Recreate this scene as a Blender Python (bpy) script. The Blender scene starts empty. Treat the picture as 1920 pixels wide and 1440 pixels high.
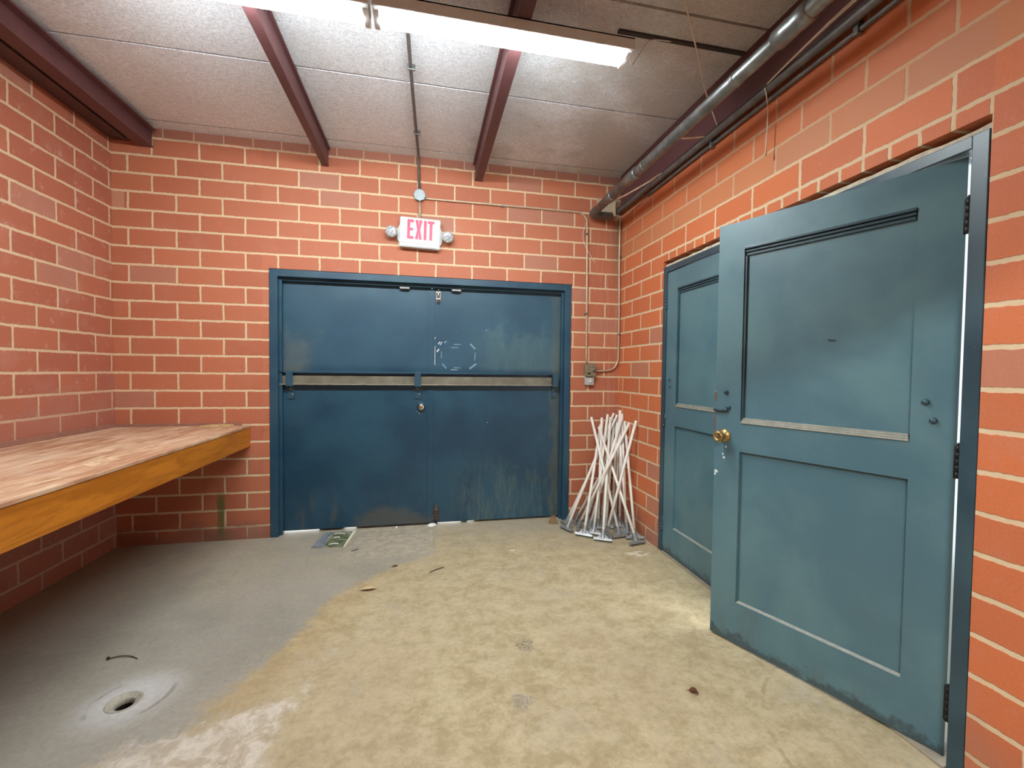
import bpy, bmesh, math, random
from mathutils import Vector, Matrix
random.seed(7)
C = bpy.context.scene.collection
scn = bpy.context.scene
PI = math.pi

# ---------------------------------------------------------------- camera, world, exposure
cam_d = bpy.data.cameras.new('camera'); cam = bpy.data.objects.new('camera', cam_d); C.objects.link(cam)
cam_d.sensor_width = 36.0; cam_d.sensor_fit = 'HORIZONTAL'; cam_d.lens = 15.0608
cam_d.clip_start = 0.02
r_ = Vector((0.9800731805979849, -0.19831988428583375, 0.011215354180901275))
u_ = Vector((-0.005124350700476593, 0.031199636134650086, 0.9995000368859243))
f_ = Vector((0.19857064662846843, 0.9796406515666441, -0.029561665982027783))
M = Matrix((( r_.x, u_.x, -f_.x, -1.78148), (r_.y, u_.y, -f_.y, -3.74081), (r_.z, u_.z, -f_.z, 1.36605), (0, 0, 0, 1)))
cam.matrix_world = M
scn.camera = cam
w = bpy.data.worlds.new('World'); scn.world = w; w.use_nodes = True
w.node_tree.nodes['Background'].inputs[0].default_value = (0.93, 0.97, 1.0, 1)
w.node_tree.nodes['Background'].inputs[1].default_value = 5.0
scn.view_settings.view_transform = 'Standard'
scn.view_settings.look = 'None'
scn.view_settings.gamma = 1.0
scn.view_settings.use_curve_mapping = False
scn.view_settings.exposure = 0.0
LAMP = 92.0          # radiance of the fluorescent lenses over the room
LAMP_HALL = 265.0     # unseen hall lamp for the ajar door's light edge, raised for the right wall

H = 0.13547          # course height
Z0 = -0.03           # first joint below the floor line
WX = -4.065          # left wall
CEIL = 3.16

# ---------------------------------------------------------------- helpers
def lin(c):
    return tuple(((v/255)/12.92 if v/255 <= 0.04045 else (((v/255)+0.055)/1.055)**2.4) for v in c) + (1.0,)

OFF = {}
def ob(name, bm, mat, parent=None, smooth=False, local=False):
    """link a bmesh as one object; vertices are in world space and get moved into the parent's space"""
    me = bpy.data.meshes.new(name)
    bmesh.ops.recalc_face_normals(bm, faces=bm.faces[:])
    bm.to_mesh(me); bm.free()
    for p in me.polygons: p.use_smooth = smooth
    mats = mat if isinstance(mat, (list, tuple)) else [mat]
    for m in mats: me.materials.append(m)
    o = bpy.data.objects.new(name, me); C.objects.link(o)
    if parent is not None:
        off = OFF.get(parent.name, Vector((0, 0, 0)))
        if not local: me.transform(Matrix.Translation(-off))
        o.parent = parent
        OFF[o.name] = off
    return o

def tag(o, label, cat, group=None, kind=None):
    o['label'] = label; o['category'] = cat
    if group: o['group'] = group
    if kind: o['kind'] = kind
    return o

def thing(name, label, cat, loc, group=None, kind=None, rotz=0.0):
    o = bpy.data.objects.new(name, None); C.objects.link(o)
    o.location = loc; o.rotation_euler = (0, 0, rotz); o.empty_display_size = 0.1
    OFF[o.name] = Vector(loc)
    return tag(o, label, cat, group, kind)

def nb(): return bmesh.new()

def box(bm, x0, x1, y0, y1, z0, z1, bev=0.0, seg=2, mi=0):
    r = bmesh.ops.create_cube(bm, size=1.0)
    vs = r['verts']
    for v in vs:
        v.co = Vector(((x0+x1)/2 + v.co.x*(x1-x0), (y0+y1)/2 + v.co.y*(y1-y0), (z0+z1)/2 + v.co.z*(z1-z0)))
    fs = set(f for v in vs for f in v.link_faces)
    for f in fs: f.material_index = mi
    if bev > 0:
        es = list(set(e for v in vs for e in v.link_edges))
        bmesh.ops.bevel(bm, geom=es, offset=bev, segments=seg, affect='EDGES', profile=0.5)
    return bm

def frame_of(d):
    d = Vector(d).normalized()
    a = Vector((0, 0, 1)) if abs(d.z) < 0.9 else Vector((1, 0, 0))
    x = d.cross(a).normalized(); y = d.cross(x).normalized()
    return x, y, d

def cyl(bm, p0, p1, r, n=16, r2=None, cap=True):
    p0, p1 = Vector(p0), Vector(p1); r2 = r if r2 is None else r2
    x, y, d = frame_of(p1-p0)
    A = [bm.verts.new(p0 + (x*math.cos(2*PI*i/n) + y*math.sin(2*PI*i/n))*r) for i in range(n)]
    B = [bm.verts.new(p1 + (x*math.cos(2*PI*i/n) + y*math.sin(2*PI*i/n))*r2) for i in range(n)]
    for i in range(n): bm.faces.new((A[i], A[(i+1) % n], B[(i+1) % n], B[i]))
    if cap: bm.faces.new(A[::-1]); bm.faces.new(B)
    return bm

def tube(bm, pts, r, n=8):
    pts = [Vector(p) for p in pts]; rings = []
    x, y, d = frame_of(pts[1]-pts[0])
    for i, p in enumerate(pts):
        t = (pts[min(i+1, len(pts)-1)] - pts[max(i-1, 0)]).normalized()
        x = (x - t*x.dot(t)).normalized(); y = t.cross(x)
        rr = r[i] if isinstance(r, (list, tuple)) else r
        rings.append([bm.verts.new(p + (x*math.cos(2*PI*k/n) + y*math.sin(2*PI*k/n))*rr) for k in range(n)])
    for a, b in zip(rings, rings[1:]):
        for k in range(n): bm.faces.new((a[k], a[(k+1) % n], b[(k+1) % n], b[k]))
    bm.faces.new(rings[0][::-1]); bm.faces.new(rings[-1])
    return bm

def lathe(bm, prof, origin, axis, n=24):
    """profile of (radius, distance along axis)"""
    origin = Vector(origin); x, y, d = frame_of(axis); rings = []
    for r, t in prof:
        if r < 1e-5: rings.append([bm.verts.new(origin + d*t)])
        else: rings.append([bm.verts.new(origin + d*t + (x*math.cos(2*PI*k/n) + y*math.sin(2*PI*k/n))*r) for k in range(n)])
    for a, b in zip(rings, rings[1:]):
        for k in range(n):
            k2 = (k+1) % n
            if len(a) == 1 and len(b) == 1: continue
            if len(a) == 1: bm.faces.new((a[0], b[k2], b[k]))
            elif len(b) == 1: bm.faces.new((a[k], a[k2], b[0]))
            else: bm.faces.new((a[k], a[k2], b[k2], b[k]))
    return bm

def prism(bm, poly, plane, t0, t1):
    """extrude a 2D polygon; plane 'xz' extrudes along y, 'xy' along z, 'yz' along x"""
    def P(a, b, t): return {'xz': (a, t, b), 'xy': (a, b, t), 'yz': (t, a, b)}[plane]
    A = [bm.verts.new(P(a, b, t0)) for a, b in poly]; B = [bm.verts.new(P(a, b, t1)) for a, b in poly]
    bm.faces.new(A); bm.faces.new(B[::-1]); n = len(poly)
    for i in range(n): bm.faces.new((A[i], A[(i+1) % n], B[(i+1) % n], B[i]))
    return bm

def sweep(pts, k=6):
    """smooth a polyline by Catmull-Rom"""
    pts = [Vector(p) for p in pts]; out = []
    for i in range(len(pts)-1):
        p0 = pts[max(i-1, 0)]; p1 = pts[i]; p2 = pts[i+1]; p3 = pts[min(i+2, len(pts)-1)]
        for j in range(k):
            t = j/k
            out.append(0.5*((2*p1) + (p2-p0)*t + (2*p0-5*p1+4*p2-p3)*t*t + (3*p1-p0-3*p2+p3)*t**3))
    out.append(pts[-1]); return out

# ---------------------------------------------------------------- node helpers
class NT:
    def __init__(s, name):
        s.m = bpy.data.materials.new(name); s.m.use_nodes = True
        s.t = s.m.node_tree; s.b = s.t.nodes['Principled BSDF']
        s.geo = s.t.nodes.new('ShaderNodeNewGeometry'); s.pos = s.geo.outputs['Position']
    def L(s, a, b): s.t.links.new(a, b)
    def setin(s, sock, v):
        if hasattr(v, 'links') or isinstance(v, bpy.types.NodeSocket): s.L(v, sock)
        else: sock.default_value = v
    def math(s, op, a, b=None, c=None, clamp=False):
        n = s.t.nodes.new('ShaderNodeMath'); n.operation = op; n.use_clamp = clamp
        s.setin(n.inputs[0], a)
        if b is not None: s.setin(n.inputs[1], b)
        if c is not None: s.setin(n.inputs[2], c)
        return n.outputs[0]
    def sep(s, v):
        n = s.t.nodes.new('ShaderNodeSeparateXYZ'); s.L(v, n.inputs[0]); return n.outputs
    def comb(s, x, y, z):
        n = s.t.nodes.new('ShaderNodeCombineXYZ')
        for i, v in enumerate((x, y, z)): s.setin(n.inputs[i], v)
        return n.outputs[0]
    def obj(s):
        return s.t.nodes.new('ShaderNodeTexCoord').outputs['Object']
    def scale(s, v, sc, loc=(0, 0, 0)):
        n = s.t.nodes.new('ShaderNodeMapping'); s.L(v, n.inputs[0]); n.inputs['Scale'].default_value = sc; n.inputs['Location'].default_value = loc
        return n.outputs[0]
    def noise(s, vec, scale, detail=4, rough=0.55, dist=0.0, col=False):
        n = s.t.nodes.new('ShaderNodeTexNoise'); s.L(vec, n.inputs['Vector'])
        n.inputs['Scale'].default_value = scale; n.inputs['Detail'].default_value = detail
        n.inputs['Roughness'].default_value = rough; n.inputs['Distortion'].default_value = dist
        return n.outputs['Color' if col else 'Fac']
    def vor(s, vec, scale, feat='F1'):
        n = s.t.nodes.new('ShaderNodeTexVoronoi'); n.feature = feat; s.L(vec, n.inputs['Vector']); n.inputs['Scale'].default_value = scale
        return n.outputs['Distance']
    def white(s, vec):
        n = s.t.nodes.new('ShaderNodeTexWhiteNoise'); n.noise_dimensions = '3D'; s.L(vec, n.inputs['Vector']); return n.outputs
    def ss(s, v, a, b):
        n = s.t.nodes.new('ShaderNodeMapRange'); n.interpolation_type = 'SMOOTHSTEP'
        s.setin(n.inputs[0], v); n.inputs[1].default_value = a; n.inputs[2].default_value = b
        n.inputs[3].default_value = 0; n.inputs[4].default_value = 1
        return n.outputs[0]
    def mr(s, v, a, b, c, d):
        n = s.t.nodes.new('ShaderNodeMapRange'); s.setin(n.inputs[0], v)
        for i, k in enumerate((a, b, c, d)): n.inputs[i+1].default_value = k
        return n.outputs[0]
    def mix(s, f, a, b, mode='MIX'):
        n = s.t.nodes.new('ShaderNodeMix'); n.data_type = 'RGBA'; n.blend_type = mode
        s.setin(n.inputs[0], f); s.setin(n.inputs[6], a); s.setin(n.inputs[7], b)
        return n.outputs[2]
    def mul(s, a, b): return s.math('MULTIPLY', a, b)
    def ramp(s, v, stops):
        n = s.t.nodes.new('ShaderNodeValToRGB'); s.L(v, n.inputs[0]); e = n.color_ramp.elements
        while len(e) < len(stops): e.new(0.5)
        for q, (p, c) in zip(e, stops): q.position = p; q.color = c
        return n.outputs[0]
    def bump(s, hgt, strength=0.3, dist=0.01):
        n = s.t.nodes.new('ShaderNodeBump'); n.inputs['Strength'].default_value = strength; n.inputs['Distance'].default_value = dist
        s.L(hgt, n.inputs['Height']); s.L(n.outputs[0], s.b.inputs['Normal'])
    def out(s, col=None, rough=None, metal=None, spec=None):
        if col is not None: s.setin(s.b.inputs['Base Color'], col)
        if rough is not None: s.setin(s.b.inputs['Roughness'], rough)
        if metal is not None: s.setin(s.b.inputs['Metallic'], metal)
        if spec is not None: s.setin(s.b.inputs['Specular IOR Level'], spec)
        return s.m

def simple(name, c, rough=0.6, metal=0.0, var=0.12, sc=25.0, bump=0.0, spec=0.5):
    n = NT(name); v = n.noise(n.obj(), sc, 4)
    k = n.mr(v, 0.3, 0.7, 1-var, 1+var)
    col = n.mix(1.0, lin(c), n.comb(k, k, k), 'MULTIPLY')
    if bump: n.bump(v, bump, 0.004)
    return n.out(col, rough, metal, spec)

# ---------------------------------------------------------------- brick
def brick_material(name, wall):
    n = NT(name); X, Y, Zs = n.sep(n.pos)
    wob = n.noise(n.pos, 14, 3, 0.5, col=True); wx, wy, wz = n.sep(wob)
    uu = X if wall == 'back' else Y
    uu = n.math('ADD', uu, n.mr(wx, 0, 1, -0.004, 0.004))
    vv = n.math('ADD', Zs, n.mr(wz, 0, 1, -0.004 - Z0, 0.004 - Z0))
    rv = n.math('DIVIDE', vv, H)
    row = n.math('FLOOR', rv); par = n.math('FLOORED_MODULO', row, 2.0)
    half = n.mul(par, 0.5)
    if wall == 'back':
        left = n.math('LESS_THAN', uu, -3.05)
        ua = n.math('DIVIDE', n.math('ADD', uu, 3.168), 0.317)
        ub = n.math('DIVIDE', n.math('ADD', uu, 2.933), 0.309)
        us = n.math('ADD', n.math('ADD', n.mul(ua, left), n.mul(ub, n.math('SUBTRACT', 1.0, left))), half)
    elif wall == 'left':
        us = n.math('ADD', n.math('DIVIDE', n.math('ADD', uu, 0.34), 0.310), half)
    else:
        near = n.math('LESS_THAN', Y, -2.674)
        us = n.math('ADD', n.math('DIVIDE', n.math('ADD', uu, n.mr(near, 0, 1, 0.238, 2.662)), 0.3105), half)
    Lb = 0.31
    if wall == 'back':      # cut course under the deck
        top = n.math('GREATER_THAN', row, 22.5)
        us2 = n.math('DIVIDE', n.math('ADD', uu, 0.02), 0.206)
        us = n.math('ADD', n.mul(us, n.math('SUBTRACT', 1.0, top)), n.mul(us2, top))
    if wall == 'right':     # short bricks over the door head
        a = n.mul(n.math('GREATER_THAN', Y, -2.675), n.math('LESS_THAN', Y, -0.735))
        a = n.mul(a, n.math('COMPARE', row, 16.0, 0.1))
        us2 = n.math('DIVIDE', n.math('ADD', uu, 0.806), 0.1036)
        us = n.math('ADD', n.mul(us, n.math('SUBTRACT', 1.0, a)), n.mul(us2, a))
    col_i = n.math('FLOOR', us)
    fx = n.math('FRACT', us); fv = n.math('FRACT', rv)
    dx = n.mul(n.math('MINIMUM', fx, n.math('SUBTRACT', 1.0, fx)), Lb)
    if wall == 'right': dx = n.mul(dx, n.mr(a, 0, 1, 1.0, 0.333))
    dv = n.mul(n.math('MINIMUM', fv, n.math('SUBTRACT', 1.0, fv)), H)
    d = n.math('MINIMUM', dx, n.mul(dv, 0.85))
    d = n.math('ADD', d, n.mr(n.noise(n.pos, 45, 3), 0.3, 0.7, -0.0016, 0.0016))
    brick = n.ss(d, 0.0055, 0.0085)
    rnd = n.white(n.comb(col_i, row, {'back': 1.3, 'left': 5.7, 'right': 9.1}[wall]))
    rv1 = rnd['Value']; rc = n.sep(rnd['Color'])
    base = {'back': ((188, 115, 84), (176, 105, 78)), 'left': ((178, 108, 82), (167, 99, 78)), 'right': ((208, 118, 74), (196, 111, 73))}[wall]
    col = n.mix(rv1, lin(base[0]), lin(base[1]))
    # an occasional odd brick, greyish or tan
    odd = n.math('GREATER_THAN', rc[0], 0.93)
    col = n.mix(n.mul(odd, 0.55), col, lin((180, 132, 112)))
    # cloudy wear inside the brick
    cl = n.noise(n.pos, 5.5, 5, 0.6); cl2 = n.noise(n.scale(n.pos, (1, 1, 1), (3, 1, 7)), 16, 5, 0.65)
    col = n.mix(n.mul(n.ss(cl, 0.5, 0.72), 0.40 if wall == 'left' else 0.22), col, lin((186, 134, 118)))
    col = n.mix(n.mul(n.ss(cl2, 0.57, 0.70), 0.50 if wall == 'left' else 0.12), col, lin((200, 160, 146)))
    g = n.noise(n.pos, 120, 4, 0.7); k = n.mr(g, 0.3, 0.7, 0.92, 1.08)
    col = n.mix(1.0, col, n.comb(k, k, k), 'MULTIPLY')
    mort = n.mix(n.noise(n.pos, 30, 4), lin((226, 204, 168)), lin((208, 184, 150)))
    if wall == 'right':     # two pale courses above the door, washed wall under the beam
        r18 = n.math('COMPARE', row, 18.0, 0.1); r19 = n.math('COMPARE', row, 19.0, 0.1)
        col = n.mix(n.mul(r18, 0.62), col, lin((196, 136, 96)))
        col = n.mix(n.mul(r19, 0.30), col, lin((190, 126, 88)))
        hi = n.ss(rv, 17.9, 18.2)
        mort = n.mix(n.mul(hi, 0.55), mort, lin((190, 130, 96)))
        low = n.ss(n.math('ADD', Zs, n.mr(n.noise(n.pos, 6, 4), 0.3, 0.7, -0.1, 0.1)), 0.32, 0.02)
        col = n.mix(n.mul(low, 0.5), col, lin((150, 116, 100)))
        mort = n.mix(n.mul(low, 0.5), mort, lin((150, 116, 96)))
    if wall == 'back':
        # soot and white streaks in the right corner, smudges by the door, sooty cut course
        cr = n.ss(n.math('ADD', X, n.mr(n.noise(n.pos, 5, 4), 0.3, 0.7, -0.15, 0.15)), -0.36, -0.04)
        st = n.noise(n.scale(n.pos, (34, 1, 2.2)), 1.0, 4, 0.6)
        col = n.mix(n.mul(n.mul(cr, n.ss(st, 0.46, 0.66)), 0.5), col, lin((190, 150, 130)))
        cr2 = n.mul(n.ss(X, -0.16, -0.02), n.ss(n.math('ADD', Zs, n.mr(st, 0.3, 0.7, -0.25, 0.25)), 2.0, 2.5))
        col = n.mix(n.mul(cr2, 0.6), col, lin((122, 104, 84))); mort = n.mix(n.mul(cr2, 0.6), mort, lin((122, 104, 84)))
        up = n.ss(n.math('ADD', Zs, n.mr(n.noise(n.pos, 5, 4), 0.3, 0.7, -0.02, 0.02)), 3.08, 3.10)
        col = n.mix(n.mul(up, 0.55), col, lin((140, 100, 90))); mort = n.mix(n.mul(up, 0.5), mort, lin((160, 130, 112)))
        sm = n.mul(n.ss(n.noise(n.pos, 9, 5, 0.7), 0.60, 0.72), n.mul(n.ss(X, -3.7, -3.2), n.mul(n.ss(X, -2.8, -3.0), n.mul(n.ss(Zs, 0.7, 1.0), n.ss(Zs, 1.6, 1.3)))))
        col = n.mix(n.mul(sm, 0.75), col, lin((92, 58, 48)))
        # green drip under the counter
        gx = n.math('ABSOLUTE', n.math('ADD', X, n.mr(n.noise(n.pos, 7, 2), 0.3, 0.7, 3.365, 3.35)))
        gr = n.mul(n.ss(gx, 0.034, 0.014), n.ss(Zs, 0.45, 0.30))
        gw = n.mul(n.ss(gx, 0.12, 0.03), n.ss(Zs, 0.12, 0.03))
        gm = n.math('MAXIMUM', n.mul(gr, 0.8), n.mul(gw, 0.5))
        col = n.mix(gm, col, lin((84, 104, 54))); mort = n.mix(gm, mort, lin((98, 116, 66)))
        dirt = n.ss(n.math('ADD', Zs, n.mr(n.noise(n.pos, 6, 4), 0.3, 0.7, -0.06, 0.06)), 0.20, 0.02)
        col = n.mix(n.mul(dirt, 0.6), col, lin((128, 92, 82))); mort = n.mix(n.mul(dirt, 0.8), mort, lin((134, 104, 90)))
        ply = n.mul(n.math('COMPARE', row, 19.0, 0.1), n.math('LESS_THAN', X, -3.985))
        col = n.mix(n.mul(ply, 0.8), col, lin((198, 148, 118)))
    if wall == 'left':
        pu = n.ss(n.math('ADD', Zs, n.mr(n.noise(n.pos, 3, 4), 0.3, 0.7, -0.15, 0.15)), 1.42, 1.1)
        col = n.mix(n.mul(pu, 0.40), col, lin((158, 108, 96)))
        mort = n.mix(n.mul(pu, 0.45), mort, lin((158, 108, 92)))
        mort = n.mix(0.25, mort, lin((180, 140, 120)))
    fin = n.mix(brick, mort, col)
    n.bump(n.math('ADD', n.mul(brick, 1.0), n.mul(g, 0.22)), 0.55, 0.004)
    return n.out(fin, n.mr(brick, 0, 1, 0.9, 0.62), 0.0, 0.35)

M_back = brick_material('brick_back', 'back')
M_left = brick_material('brick_left', 'left')
M_right = brick_material('brick_right', 'right')

# ---------------------------------------------------------------- floor concrete
def floor_material():
    n = NT('painted_concrete'); X, Y, Zs = n.sep(n.pos)
    fc = n.t.nodes.new('ShaderNodeFloatCurve')
    # boundary x(y) between the grey paint and the bare tan slab
    pts = [(-5.0, -3.4), (-2.4, -2.78), (-1.81, -2.60), (-1.60, -2.50), (-1.36, -2.40), (-1.0, -2.28), (-0.82, -2.11), (-0.69, -1.95), (-0.55, -1.74), (-0.4, -1.715), (0.2, -1.71)]
    y0, y1, x0, x1 = -5.0, 0.2, -3.4, -1.6
    cv = fc.mapping.curves[0]
    while len(cv.points) < len(pts): cv.points.new(0.5, 0.5)
    for q, (a, b) in zip(cv.points, pts): q.location = ((a-y0)/(y1-y0), (b-x0)/(x1-x0)); q.handle_type = 'VECTOR'
    fc.mapping.update()
    n.L(n.mr(Y, y0, y1, 0, 1), fc.inputs['Value'])
    bx = n.mr(fc.outputs[0], 0, 1, x0, x1)
    nz = n.noise(n.pos, 3.2, 6, 0.62); nz2 = n.noise(n.pos, 16, 6, 0.65)
    d = n.math('SUBTRACT', X, bx)
    d = n.math('ADD', d, n.math('ADD', n.mr(nz, 0.3, 0.7, -0.05, 0.05), n.mr(nz2, 0.3, 0.7, -0.045, 0.045)))
    tan_m = n.ss(d, -0.045, 0.05)
    soft = n.ss(d, -0.30, 0.0)
    big = n.noise(n.pos, 1.3, 5, 0.6, 0.4); med = n.noise(n.scale(n.pos, (1.0, 1.2, 1)), 8, 8, 0.78, 0.15); fine = n.noise(n.pos, 42, 8, 0.75)
    grey = n.mix(n.ss(big, 0.35, 0.65), lin((146, 142, 130)), lin((162, 157, 145)))
    grey = n.mix(n.mul(n.ss(med, 0.52, 0.7), n.math('ADD', n.mul(soft, 0.5), 0.15)), grey, lin((180, 168, 150)))
    veil = n.mul(n.ss(n.math('ADD', Y, n.mr(nz, 0.3, 0.7, -0.3, 0.3)), -1.35, -0.35), n.mr(n.ss(med, 0.4, 0.62), 0, 1, 0.25, 0.75))
    grey = n.mix(veil, grey, lin((178, 166, 142)))
    tan = n.mix(n.ss(med, 0.36, 0.64), lin((166, 150, 115)), lin((194, 180, 146)))
    tan = n.mix(n.mul(n.ss(big, 0.45, 0.7), 0.5), tan, lin((180, 164, 134)))
    edge = n.mul(n.ss(d, 0.30, 0.02), n.ss(Y, -0.6, -1.0))
    tan = n.mix(n.mul(edge, 0.35), tan, lin((166, 138, 92)))
    worn = n.noise(n.pos, 2.6, 8, 0.78, 0.2)
    tan = n.mix(n.mul(n.ss(worn, 0.54, 0.68), 0.45), tan, lin((182, 176, 160)))
    tan = n.mix(n.mul(n.ss(n.noise(n.scale(n.pos, (1, 1, 1), (5, 2, 0)), 5, 5, 0.7), 0.58, 0.72), 0.35), tan, lin((160, 142, 108)))
    # greyer towards the doors and the corner with the poles
    bk = n.ss(n.math('ADD', n.math('ADD', Y, n.mul(X, 0.30)), n.mr(nz, 0.3, 0.7, -0.25, 0.25)), -0.95, -0.30)
    tan = n.mix(n.mul(bk, 0.62), tan, lin((166, 158, 140)))
    col = n.mix(tan_m, grey, tan)
    # bare rough patch at the front left
    pd = n.math('MAXIMUM', n.math('ADD', X, 2.30), n.math('ADD', n.math('ADD', Y, 1.84), n.mul(n.math('ADD', X, 2.33), -0.36)))
    pd = n.math('ADD', pd, n.math('ADD', n.mr(nz, 0.3, 0.7, -0.06, 0.06), n.mr(nz2, 0.3, 0.7, -0.05, 0.05)))
    pm = n.mul(n.ss(pd, 0.04, -0.05), n.ss(n.math('ADD', X, n.mr(nz, 0.3, 0.7, -0.1, 0.1)), -3.05, -2.84))
    pc = n.mix(n.ss(n.noise(n.pos, 12, 6, 0.7, 0.9), 0.4, 0.62), lin((186, 174, 152)), lin((220, 212, 198)))
    pc = n.mix(n.mul(n.ss(n.noise(n.pos, 20, 6, 0.75, 1.0), 0.60, 0.70), 0.5), pc, lin((140, 122, 98)))
    col = n.mix(n.mul(pm, 0.85), col, pc)
    # whiter scaled area before the double door, and the white smear by the poles
    sc1 = n.mul(n.ss(n.math('SUBTRACT', X, -1.715), 0.005, -0.005), n.mul(n.ss(Y, -0.62, -0.45), n.ss(X, -2.6, -2.2)))
    col = n.mix(n.mul(sc1, n.mul(n.ss(nz2, 0.42, 0.6), 0.55)), col, lin((200, 188, 164)))
    ex = n.math('ADD', X, 0.20); ey = n.math('ADD', Y, 0.80)
    e = n.math('ADD', n.mul(n.mul(ex, ex), 60.0), n.mul(n.mul(ey, ey), 260.0))
    col = n.mix(n.mul(n.ss(e, 1.0, 0.1), n.mul(n.ss(nz2, 0.42, 0.58), 0.8)), col, lin((232, 226, 206)))
    for cx, cy, rr, cc in ((-1.285, -1.70, 0.055, (120, 112, 98)), (-1.373, -2.06, 0.05, (146, 140, 132))):
        ex = n.math('SUBTRACT', X, cx); ey = n.math('SUBTRACT', Y, cy)
        q = n.math('SQRT', n.math('ADD', n.mul(ex, ex), n.mul(ey, ey)))
        q = n.math('ADD', q, n.mr(nz2, 0.3, 0.7, -0.03, 0.03))
        col = n.mix(n.mul(n.ss(q, rr, rr*0.5), n.mul(n.ss(n.noise(n.pos, 90, 3), 0.42, 0.55), 0.85)), col, lin(cc))
    # scrubbed pale ring round the drain
    ex = n.math('ADD', X, 2.96); ey = n.math('ADD', Y, 1.74)
    rx = n.math('ADD', n.mul(ex, 0.92), n.mul(ey, 0.4)); ry = n.math('SUBTRACT', n.mul(ey, 0.92), n.mul(ex, 0.4))
    q = n.math('SQRT', n.math('ADD', n.mul(n.mul(rx, rx), 1.0), n.mul(n.mul(ry, ry), 1.3)))
    q = n.math('ADD', q, n.mr(nz, 0.3, 0.7, -0.02, 0.02))
    col = n.mix(n.mul(n.ss(q, 0.24, 0.06), 0.8), col, lin((200, 200, 197)))
    rim = n.mul(n.ss(q, 0.128, 0.14), n.ss(q, 0.158, 0.144))
    col = n.mix(n.mul(rim, n.mul(n.ss(nz, 0.45, 0.55), 0.6)), col, lin((120, 114, 104)))
    # hairline swing scrape from the door, specks
    ex = n.math('SUBTRACT', X, 0.05); ey = n.math('ADD', Y, 2.61)
    q = n.math('SQRT', n.math('ADD', n.mul(ex, ex), n.mul(ey, ey)))
    arc = n.mul(n.ss(n.math('ABSOLUTE', n.math('SUBTRACT', q, 0.58)), 0.012, 0.004), n.ss(n.noise(n.pos, 8, 3), 0.45, 0.55))
    col = n.mix(n.mul(arc, 0.35), col, lin((120, 104, 78)))
    sp = n.ss(n.vor(n.pos, 26), 0.10, 0.06); spk = n.mul(sp, n.ss(n.noise(n.pos, 9, 2), 0.55, 0.62))
    col = n.mix(n.mul(spk, 0.45), col, lin((86, 70, 50)))
    k = n.mr(fine, 0.3, 0.7, 0.86, 1.13); col = n.mix(1.0, col, n.comb(k, k, k), 'MULTIPLY')
    n.bump(n.math('ADD', n.mul(n.noise(n.pos, 24, 6, 0.7), n.mr(pm, 0, 1, 0.45, 2.0)), n.mul(fine, 0.15)), 0.30, 0.006)
    return n.out(col, n.mr(med, 0.3, 0.7, 0.42, 0.62), 0.0, 0.4)
M_floor = floor_material()

def deck_material():
    n = NT('wood_fibre_deck'); X, Y, Zs = n.sep(n.pos)
    a = n.noise(n.scale(n.pos, (1.0, 2.2, 1)), 46, 5, 0.72, 1.6)
    b = n.noise(n.scale(n.pos, (1.8, 1.0, 1), (3, 0, 0)), 62, 4, 0.7, 1.2)
    s = n.math('ADD', n.mul(a, 0.6), n.mul(b, 0.4))
    col = n.mix(n.ss(s, 0.38, 0.60), lin((196, 200, 206)), lin((242, 246, 250)))
    big = n.noise(n.pos, 1.2, 5, 0.6)
    col = n.mix(n.mul(n.ss(big, 0.45, 0.68), 0.22), col, lin((198, 194, 190)))
    st = n.mul(n.ss(n.math('ADD', n.noise(n.pos, 1.6, 5, 0.65), n.mr(X, -2.2, 0.0, -0.25, 0.22)), 0.42, 0.66), 0.5)
    col = n.mix(st, col, lin((160, 148, 132)))
    n.bump(s, 0.7, 0.006)
    return n.out(col, 0.9, 0.0, 0.2)
M_deck = deck_material()

def paint_material(name, c1, c2, dirt=None, rough=0.42, dirt_amt=0.5, teal=0.0):
    n = NT(name); P = n.pos; X, Y, Zs = n.sep(P)
    a = n.noise(P, 2.3, 5, 0.6, 0.3); b = n.noise(n.scale(P, (6, 6, 1.5)), 2.0, 5, 0.65)
    col = n.mix(n.ss(a, 0.36, 0.64), lin(c1), lin(c2))
    if dirt:
        m = n.ss(b, 0.52, 0.72)
        edge = n.ss(n.math('ADD', Zs, n.mr(a, 0.3, 0.7, -0.12, 0.12)), 0.42, 0.05)
        col = n.mix(n.mul(m, n.math('ADD', n.mul(edge, 0.55), 0.06)), col, lin(dirt))
    if 'teal_door' in name:
        kick = n.ss(n.math('ADD', Zs, n.mr(n.noise(P, 14, 5, 0.7), 0.3, 0.7, -0.035, 0.035)), 0.065, 0.03)
        col = n.mix(n.mul(kick, 0.7), col, lin((52, 62, 64)))
    fl = n.noise(n.scale(P, (1, 1, 1)), 70, 3, 0.6)
    sp = n.mul(n.ss(fl, 0.70, 0.75), 0.25)
    col = n.mix(sp, col, lin((150, 165, 170)))
    n.bump(n.noise(P, 40, 4, 0.6), 0.08, 0.003)
    return n, col, a
def finish(t, rough): return t[0].out(t[1], t[0].mr(t[2], 0.3, 0.7, rough-0.06, rough+0.08), 0.0, 0.5)

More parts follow.
